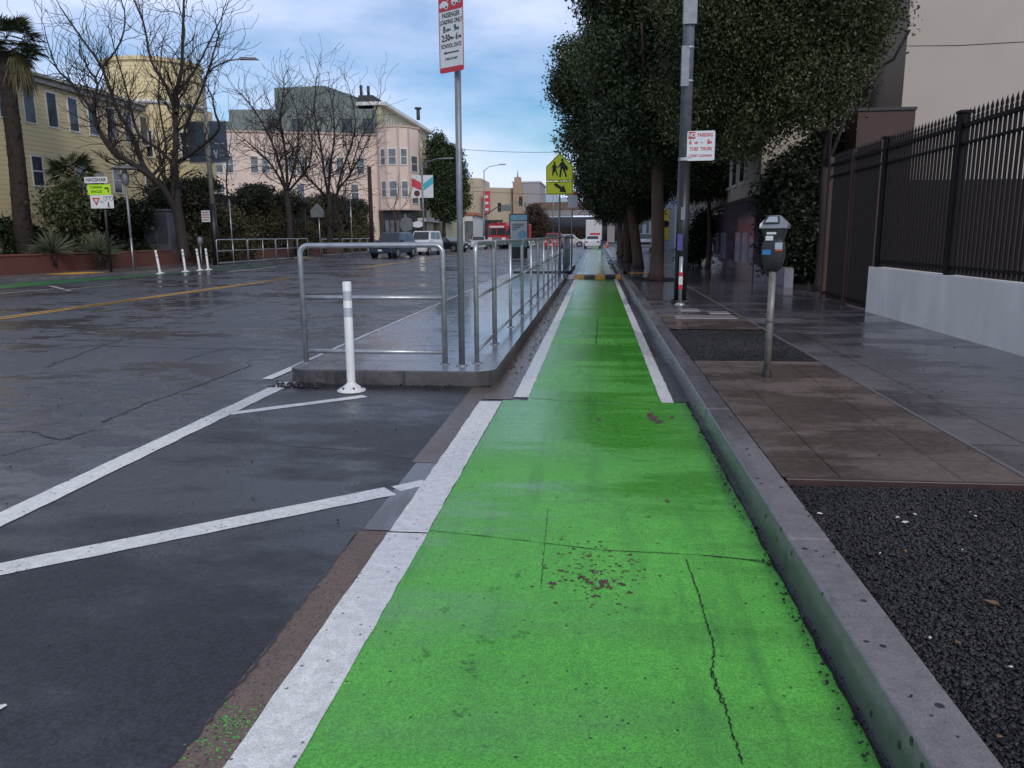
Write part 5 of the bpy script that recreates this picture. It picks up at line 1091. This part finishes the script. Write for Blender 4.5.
def splate(x,y,z,w_,h_,mat,name='sign_plate',rz=0):
    b=MB(); b.plate(rrect(-w_/2,w_/2,-h_/2,h_/2,.02,3),0,.008); return local_parent(name,(x,y,z),rz,t,b,mat)
q=splate(-19.95,30.2,3.80,.98,.24,'signw','street_name_plate'); b=MB(); text_on(b,'HAGSHAR',0,0,-.004,.2,0,.004,.95); child_local('lettering',q,b,'signk')
q=splate(-19.85,30.2,3.42,.98,.40,'limes','lime_plate'); b=MB(); text_on(b,'TURNING',-.12,.09,-.004,.13,0,.003,.9); text_on(b,'VEHICLES',-.12,-.08,-.004,.13,0,.003,.85)
b.plate([(.36,-.12),(.41,-.12),(.41,.08),(.36,.08)],-.005,-.001); b.plate([(.28,.03),(.41,.03),(.41,.08),(.28,.08)],-.0052,-.001); b.plate([(.22,.055),(.29,.0),(.29,.11)],-.005,-.001); child_local('lettering',q,b,'signk')
q=splate(-19.78,30.2,2.95,.98,.52,'signw','yield_plate'); b=MB(); b.plate([(-.24,-.16),(-.07,.15),(-.41,.15)],-.004,-.001); child_local('yield_triangle',q,b,'signr'); b=MB(); b.plate([(-.24,-.05),(-.16,.10),(-.32,.10)],-.006,-.005); child_local('triangle_centre',q,b,'signw')
b=MB(); text_on(b,'TO',.0,-.02,-.004,.11,0,.002)
for cx_ in (.16,.40):
    P=disc(cx_,.12,.085,14); P2=disc(cx_,.12,.07,14); b.add([(x,-.004,z) for x,z in P]+[(x,-.004,z) for x,z in P2],[(i,(i+1)%14,14+(i+1)%14,14+i) for i in range(14)])
b.plate([(.16,.11),(.24,.20),(.34,.20),(.40,.12),(.38,.11),(.33,.185),(.25,.185),(.18,.105)],-.005,-.001)
b.plate([(x,z) for x,z in disc(.27,-.03,.025,8)],-.005,-.001); b.plate([(.24,-.06),(.25,-.15),(.22,-.24),(.25,-.24),(.28,-.16),(.31,-.24),(.34,-.24),(.30,-.14),(.30,-.06)],-.005,-.001); child_local('lettering',q,b,'signk')
q=splate(-19.8,30.25,4.0,.35,.12,'signg','bracket_plate')
# grey cabinet
pc=G(158,262,.15); cx_,cy_=-22.7,39.5
t=thing('utility_cabinet',(cx_,cy_,.15),'grey glazed metal cabinet booth beside the big bare tree','cabinet')
b=MB(); b.box(cx_-.72,cx_+.68,cy_-.5,cy_+.5,.5,2.85); b.build('body',mk('cabinet_grey',(.15,.155,.17),.4,metal=.3,var=.15),t,bevel=.02)
b=MB(); b.box(cx_-.8,cx_+.76,cy_-.58,cy_+.58,2.85,2.97); b.build('roof','signg',t,bevel=.02)
for k in range(2):
    b=MB(); b.box(cx_-.62+k*.65,cx_-.06+k*.65,cy_-.52,cy_-.503,1.2,2.7); b.build('door_panel',mk('cabinet_mesh_%d'%k,(.07,.075,.09),.3),t)
b=MB(); b.box(cx_-.3,cx_-.12,cy_-.53,cy_-.522,1.9,2.1); b.build('notice','signw',t); b=MB(); b.box(cx_-.7,cx_+.66,cy_-.45,cy_+.45,.15,.5); b.build('plinth','dmetal',t)
# small posts & misc
for i,(px_,pb,hh,lb,Y) in enumerate(((131,265,1.35,'short thin grey stub post on the far kerb left of the white posts',32),(232,262,3.4,'bare thin grey pole behind the far rail panels',42),(320,262,3.0,'thin grey pole carrying the back of a school sign',50),(352,258,4.2,'thin pale pole by the forked bare tree',52),(406,250,3.2,'thin sign pole before the dark shopfront',66))):
    x=AT(px_,240,Y).x; t=pole_thing('thin_pole',(x,Y,.15),hh,.035,.035,lb,'pole','galv',group='thin poles on the far sidewalk')
    if i==2: b=MB(); b.plate(pent(.45),0,.01); local_parent('sign_back',(x-.05,Y-.1,3.2),0,t,b,'signg')
    if i==4: b=MB(); b.plate(disc(0,0,.62,8),0,.01); local_parent('sign_back',(x+.1,Y-.1,2.5),0,t,b,'signg')
x=AT(372,240,60).x; t=pole_thing('dark_pole',(x,60,.15),6.6,.17,.15,'thick dark brown wooden stump pole before the pink building','pole','barkd')
x=AT(202,240,36.2).x
t=thing('parking_meter',(x,36.0,.15),'far parking meter with pale head left of the first far rail','parking meter'); b=MB(); b.cyl((x,36,.15),(x,36,1.2),.04,n=8); b.build('post','galvd',t); b=MB(); b.lathe([(.06,0),(.13,.12),(.14,.25),(.11,.36),(0,.42)],(x,36,1.15),10); b.build('head','signg',t)
# banner lamp by pink building
x=AT(424,240,72).x; p=(x,72,.15); t=pole_thing('street_lamp',p,7.9,.10,.07,'street lamp carrying red and teal banners by the pink building','street lamp')
b=MB(); b.ring([(x,72,7.8),(x+.5,72,8.15),(x+1.6,72,8.4),(x+2.0,72,8.4)],.04,6); b.box(x+1.9,x+2.9,71.9,72.1,8.34,8.46); b.build('arm','galvd',t)
for sx,mt,lb in ((-1,'redb','white banner with red slanted band'),(1,'tealb','white banner with teal slanted band')):
    x0=x+(.08 if sx>0 else -1.02); b=MB(); b.box(x0,x0+.92,71.95,71.97,4.95,6.95); q=b.build('banner','signw',t); q['label']=lb
    b=MB(); 
    if sx<0: b.plate([(x0+.03,6.0),(x0+.9,5.6),(x0+.9,6.3),(x0+.03,6.75)],71.93,71.945)
    else: b.plate([(x0+.03,5.6),(x0+.9,6.2),(x0+.9,6.8),(x0+.03,6.2)],71.93,71.945)
    b.build('band',mt,q)
    if sx<0: b=MB(); b.plate(disc(x0+.5,5.35,.27),71.93,71.945); b.build('round_mark',mk('maroon',(.10,.02,.02),.6),q)
# kiosk
x=AT(519,240,50).x
t=thing('ad_kiosk',(x,50,0),'freestanding advertising panel with blue topped poster beside the road','advertising panel')
b=MB(); b.box(x-.60,x+.60,49.9,50.25,.75,2.85); b.build('frame','black',t,bevel=.02)
b=MB(); b.box(x-.50,x+.52,49.95,50.2,.04,.75); b.build('base','dmetal',t)
b=MB(); b.box(x-.53,x+.53,49.885,49.898,1.15,2.78); q=b.build('poster','poster',t); b=MB(); b.box(x-.53,x+.53,49.878,49.884,2.45,2.78); b.build('poster_header','posterb',q); b=MB(); b.plate(disc(x+.22,1.55,.27,16),49.87,49.884); b.build('poster_picture','posterb',q)
b=MB()
for k,wd in enumerate((.75,.7,.5,.3)): b.box(x-.42,x-.42+wd,49.876,49.884,2.18-k*.11,2.23-k*.11)
b.box(x-.53,x+.53,49.87,49.884,2.42,2.45); b.build('poster_lines','dmetal',q)
b=MB(); b.box(x-.53,x+.53,49.885,49.898,.78,1.12); b.build('lower_panel',mk('poster_teal',(.12,.27,.27),.3),t)
# ------------------------------------------------------------------ vehicles
def car(loc,rz,label,cat,paint,L_=4.6,W=1.82,H=1.5,hood=.95,belt=.98,wb=1.25,rf=1.95,rr=3.6,rb=4.3,clear=.25,wheel=.33,wy=(.85,3.7),lit=False,group=None,rear_only=False,name='parked_car',front=True,deck=None,truck=False):
    """front bumper at y=0 facing -y, length along +y"""
    t=thing(name,loc,label,cat,group,rz,local=True); hw=W/2; deck=deck or belt
    st=[(0.0,hw*.86,clear+.12,hood*.72),(.10,hw*.95,clear,hood*.88),(.45,hw*.985,clear,hood),(wb,hw,clear,belt),(wb+(rb-wb)*.5,hw,clear,belt+.02),(rb,hw*.99,clear,deck),(L_-.15,hw*.96,clear,deck*.99),(L_,hw*.86,clear+.15,deck*.86)]
    b=MB(); vs=[]
    for y,w_,z0,z1 in st:
        zm=z0+(z1-z0)*.55
        for x,z in ((-w_*.93,z0),(-w_,zm*.8+z0*.2),(-w_,zm),(-w_*.95,z1-.05),(-w_*.86,z1),(w_*.86,z1),(w_*.95,z1-.05),(w_,zm),(w_,zm*.8+z0*.2),(w_*.93,z0)): vs.append((x,y,z))
    K=10; n=len(st); fs=[(i*K+k,i*K+(k+1)%K,(i+1)*K+(k+1)%K,(i+1)*K+k) for i in range(n-1) for k in range(K)]
    b.add(vs,fs,0,True); b.f+= [list(range(K-1,-1,-1)),[(n-1)*K+k for k in range(K)]]; b.mi+=[0,0]; b.sm+=[False,False]
    body=b.build('body',paint,t,bevel=.03,world=False)
    # cabin
    tw=hw*.74; bw=hw*.90; B=[(-bw,wb,belt-.03),(bw,wb,belt-.03),(bw,rb,deck-.03),(-bw,rb,deck-.03)]; T=[(-tw,rf,H),(tw,rf,H),(tw,rr,H),(-tw,rr,H)]
    b=MB(); b.add(B+T,[(4,5,6,7),(0,1,5,4),(1,2,6,5),(2,3,7,6),(3,0,4,7)]); b.build('cabin',paint,t,bevel=.06,seg=3,world=False)
    Bv=[Vector(v) for v in B];Tv=[Vector(v) for v in T]
    def pane(a,c,d,e,u0,u1,v0,v1,nm='window',mt='cglass'):
        nn=(c-a).cross(e-a).normalized(); 
        def q(u,v): return (a.lerp(c,u)).lerp(e.lerp(d,u),v)+nn*.012
        b=MB(); b.add([q(u0,v0),q(u1,v0),q(u1,v1),q(u0,v1)],[(0,1,2,3)]); return b.build(nm,mt,t,world=False)
    pane(Bv[0],Bv[1],Tv[1],Tv[0],.06,.94,.12,.90,'windshield'); pane(Bv[2],Bv[3],Tv[3],Tv[2],.07,.93,.18,.88,'rear_window')
    for (a,c,d,e) in ((Bv[1],Bv[2],Tv[2],Tv[1]),(Bv[3],Bv[0],Tv[0],Tv[3])):
        pane(a,c,d,e,.10,.48,.16,.86,'side_window'); pane(a,c,d,e,.52,.90,.16,.86,'side_window')
    for y in wy:
        for sx in (-1,1):
            b=MB(); b.cyl((sx*(hw-.20),y,wheel),(sx*(hw+.01),y,wheel),wheel,n=20); wv=b.build('wheel','tyre',t,world=False); b=MB(); b.cyl((sx*(hw+.005),y,wheel),(sx*(hw+.02),y,wheel),wheel*.62,n=16); b.build('rim','rim',wv,world=False)
            b=MB(); b.cyl((sx*(hw-.22),y,wheel+.03),(sx*(hw-.005),y,wheel+.03),wheel+.07,n=20); b.build('wheel_arch','black',t,world=False)
    for sx in (-1,1):
        b=MB(); b.box(sx*hw*.60-.17,sx*hw*.60+.17,-.015,.10,hood*.66,hood*.80); b.build('headlight','lampon' if lit else 'lampw',t,bevel=.02,world=False)
        b=MB(); b.box(sx*hw*.70-.14,sx*hw*.70+.14,L_-.10,L_+.015,deck*.68,deck*.84); b.build('tail_light','lampr',t,bevel=.02,world=False)
        b=MB(); b.box(min(sx*hw*.9,sx*(hw+.16)),max(sx*hw*.9,sx*(hw+.16)),wb+.22,wb+.32,belt-.02,belt+.12); b.build('mirror',paint,t,bevel=.02,world=False)
    b=MB(); b.box(-hw*.40,hw*.40,-.02,.06,hood*.60,hood*.78); b.build('grille','dmetal',t,world=False)
    b=MB(); b.box(-hw*.90,hw*.90,-.05,.12,clear+.02,hood*.52); b.build('bumper',paint if not truck else 'dmetal',t,bevel=.03,world=False)
    b=MB(); b.box(-hw*.88,hw*.88,L_-.12,L_+.05,clear+.04,deck*.55); b.build('bumper',paint if not truck else 'dmetal',t,bevel=.03,world=False)
    b=MB(); b.box(-.16,.16,-.062,-.052,clear+.14,clear+.27); b.build('plate','signw',t,world=False); b=MB(); b.box(-.16,.16,L_+.052,L_+.062,clear+.22,clear+.35); b.build('plate','signw',t,world=False)
    return t
def PX(px,Y): return AT(px,245,Y).x
t=car((PX(380,54),54,.0),R(-9),'dark blue sport utility car parked by the far kerb before the white van','car','p_navy',L_=4.7,W=1.9,H=1.78,hood=1.08,belt=1.12,wb=1.35,rf=1.9,rr=4.1,rb=4.55,clear=.34,wheel=.37,wy=(.9,3.75))
b=MB(); 
for sx in (-.55,.55): b.cyl((sx,2.1,1.83),(sx,4.0,1.83),.02,n=6)
b.build('roof_rack','dmetal',t,world=False)
car((PX(415,62),62,0),R(-7),'white van with lit headlights behind the dark blue car','van','p_white',L_=4.5,W=1.85,H=1.92,hood=1.12,belt=1.15,wb=1.2,rf=1.75,rr=4.3,rb=4.45,clear=.27,wheel=.33,wy=(.85,3.6),lit=True,name='white_van')
car((PX(466,76),76,0),R(66),'black sedan angled across the street behind the white van','car','p_black',H=1.42,rf=2.1,rr=3.3,rb=4.1)
car((PX(478,88),88,0),R(6),'white car nose behind the sign pole near the shops','car','p_silver',H=1.45,lit=False)
car((PX(592.5,89),93.4,0),R(180),'white sedan seen from behind at the end of the green lane','car','p_white',L_=4.6,W=1.84,H=1.44,rf=1.9,rr=3.5,rb=4.15,name='white_sedan')
car((PX(586,104),104,0),R(90),'silver minivan crossing the street ahead, seen from the side','minivan','p_silver',L_=4.5,W=1.85,H=1.62,wb=.9,rf=1.7,rr=3.9,rb=4.35,name='minivan')
car((PX(550,90),90,0),R(-6),'red car with bright roof beyond the island railing','car','p_red',H=1.75,W=1.9,hood=1.1,belt=1.12,wb=1.2,rf=1.8,rr=3.9,rb=4.4,wheel=.36)
car((PX(533,96),96,0),R(80),'pale blue grey car half hidden behind the island railing','car','p_silver',H=1.4)
# box truck
x=PX(593.5,118); t=thing('box_truck',(x,118,0),'white box truck ahead of the white sedan','truck',local=True)
b=MB(); b.box(-1.15,1.15,0,6,.95,3.7); b.build('cargo_box','p_white',t,world=False,bevel=.03); b=MB(); b.box(-1.0,1.0,6.05,7.8,.6,2.6); b.build('cab','p_white',t,world=False,bevel=.08)
b=MB(); b.box(-1.05,1.05,-.03,-.005,1.0,3.55); b.build('roll_door',mk('roll_door',(.5,.5,.52),.5),t,world=False); b=MB(); b.box(-1.1,1.1,-.08,.0,.6,.93); b.build('bumper','dmetal',t,world=False)
b=MB(); b.box(-.55,.95,-.04,-.031,1.5,1.8); b.build('red_stripe','signr',t,world=False)
for y in (1.2,6.6):
    for sx in (-1,1): b=MB(); b.cyl((sx*.8,y,.45),(sx*1.1,y,.45),.45,n=16); b.build('wheel','tyre',t,world=False)
for sx in (-.95,.95): b=MB(); b.box(sx-.08,sx+.08,-.1,-.081,.68,.82); b.build('tail_light','lampr',t,world=False)
# fire engine
x=PX(497,92); t=thing('fire_engine',(x,92,0),'red fire engine facing the camera by the far shops','fire engine',rz=R(-14),local=True)
b=MB(); b.box(-1.2,1.2,.0,2.6,.55,2.75); b.build('cab','p_red',t,world=False,bevel=.1,seg=3); b=MB(); b.box(-1.2,1.2,2.65,9,.6,2.9); b.build('rear_body','p_red',t,world=False,bevel=.05)
b=MB(); b.box(-1.08,1.08,-.02,-.005,1.55,2.35); b.build('windshield','cglass',t,world=False); b=MB(); b.box(-.04,.04,-.03,-.021,1.55,2.35); b.build('windshield_pillar','p_red',t,world=False)
b=MB(); b.box(-.45,.45,-.06,-.002,.85,1.35); b.build('grille','chrome',t,world=False); b=MB(); b.box(-1.25,1.25,-.45,-.02,.45,.75); b.build('bumper','chrome',t,world=False,bevel=.04)
for sx in (-1,1):
    b=MB(); b.box(sx*.85-.25,sx*.85+.25,-.06,-.002,.95,1.3); b.build('headlight','lampw',t,world=False,bevel=.02); b=MB(); b.box(sx*1.35-.1,sx*1.35+.1,-.1,.05,1.5,2.1); b.build('mirror','dmetal',t,world=False)
    for y in (1.3,7.2): b=MB(); b.cyl((sx*.95,y,.5),(sx*1.22,y,.5),.5,n=16); b.build('wheel','tyre',t,world=False)
    b=MB(); b.box(sx*1.21-.008,sx*1.21+.008,.6,1.6,1.6,2.4); b.build('side_window','cglass',t,world=False)
b=MB(); b.box(-.95,.95,.2,.6,2.75,2.95); b.build('light_bar','lampr',t,world=False,bevel=.03); b=MB(); b.box(-.9,.9,-.02,-.006,2.42,2.62); b.build('name_board','signw',t,world=False)
b=MB(); b.cyl((-.4,1.5,3.05),(-.4,9,3.05),.05,n=6); b.cyl((.4,1.5,3.05),(.4,9,3.05),.05,n=6); 
for k in range(14): b.cyl((-.4,1.8+k*.5,3.05),(.4,1.8+k*.5,3.05),.025,n=5)
b.build('ladder','chrome',t,world=False)
# traffic cone, signals, far lamps
x=PX(607,85)
t=thing('traffic_cone',(x,85,.15),'orange traffic cone on the sidewalk edge beside the white sedan','traffic cone'); b=MB(); b.lathe([(.17,.03),(.03,.75),(0,.76)],(x,85,.15),14); b.build('cone','cone',t); b=MB(); b.box(x-.22,x+.22,84.78,85.22,.15,.18); b.build('base','cone',t); b=MB(); b.lathe([(.115,.35),(.085,.5)],(x,85,.15),14); b.build('white_band','signw',t)
x=PX(484,112); t=thing('traffic_signal',(x,112,.15),'mast arm traffic signal reaching over the street before the tan building','traffic signal')
b=MB(); b.ring([(x,112,.15),(x,112,6.0)],[.13,.1],10); b.build('pole','galvd',t); x2=PX(520,112); b=MB(); b.ring([(x,112,4.3),(x+2.2,112,5.6),(x2,112,6.2)],[.09,.07,.05],8); b.build('mast_arm','galvd',t)
for px_,z in ((500,4.8),(521,5.6)):
    xx=PX(px_,112); b=MB(); b.box(xx-.25,xx+.25,111.75,111.95,z,z+1.25); q=b.build('signal_head','black',t,bevel=.03)
    for k in range(3): b=MB(); b.plate(disc(xx,z+.22+k*.4,.13),111.735,111.748); b.build('lens',mk('dark_lens_%d_%d'%(k,px_),((.02,.08,.03),(.12,.08,.01),(.12,.01,.01))[k],.3),q)
xx=PX(507,112); b=MB(); b.box(xx-.7,xx+.7,111.9,111.93,4.9,5.7); b.build('route_sign','signg',t)
for i,(px_,Y,h_,lb) in enumerate(((485,125,11.5,'far curved arm street lamp before the tan building'),(553,140,12,'far street lamp rising above the overpass'))):
    x=PX(px_,Y); t=pole_thing('street_lamp',(x,Y,.1),h_,.1,.07,lb,'street lamp',group='far street lamps'); b=MB(); b.ring([(x,Y,h_),(x+.8,Y,h_+.6),(x+2.6,Y,h_+.9)],.05,6); b.box(x+2.4,x+3.4,Y-.1,Y+.1,h_+.82,h_+.98); b.build('arm','galvd',t)
x=PX(602,75); t=thing('traffic_signal',(x,75,.15),'yellow cased signal head on a post beyond the street trees','traffic signal'); b=MB(); b.cyl((x,75,.15),(x,75,4.3),.06,n=8); b.build('pole','galvd',t); b=MB(); b.box(x-.22,x+.22,74.7,74.9,3.2,4.2); b.build('signal_head','mural',t,bevel=.03)
b=MB()
for (a,c,s) in (((-17.5,100,12.2),(4,96,11.6),.5),((-30,125,9.2),(8,120,7.2),.4)):
    P=[]; A_,B_=Vector(a),Vector(c)
    for i in range(17): u=i/16; q=A_.lerp(B_,u); q.z-=s*4*u*(1-u); P.append(q)
    t=thing('overhead_wire',a,'thin dark wire strung high across the street' if s==.5 else 'lower thin wire strung across before the overpass','wire'); b=MB(); b.ring(P,.025,4); b.build('cable','black',t)
# white post and bike rack glimpsed behind trees
x=PX(668,42); t=thing('parked_car',(0,0,0),'','car')
bpy.data.objects.remove(t)
car((4.0,66,.15),R(0),'white car glimpsed between the street tree and black pole','car','p_white',H=1.45)
p=G(706,268,.15); t=thing('litter_bag',tuple(p),'small white plastic bag lying at the foot of the purple wall','bag'); b=MB(); rg=random.Random(2); b.lathe([(.05,0),(.17,.05),(.20,.16),(.14,.28),(.05,.33),(.08,.38),(0,.38)],tuple(p),12); b.v=[(x+rg.uniform(-.02,.02),y+rg.uniform(-.02,.02),z) for x,y,z in b.v]; b.build('bag','litter',t)
for o in list(bpy.data.objects):
    if '_o' in o.keys(): del o['_o']
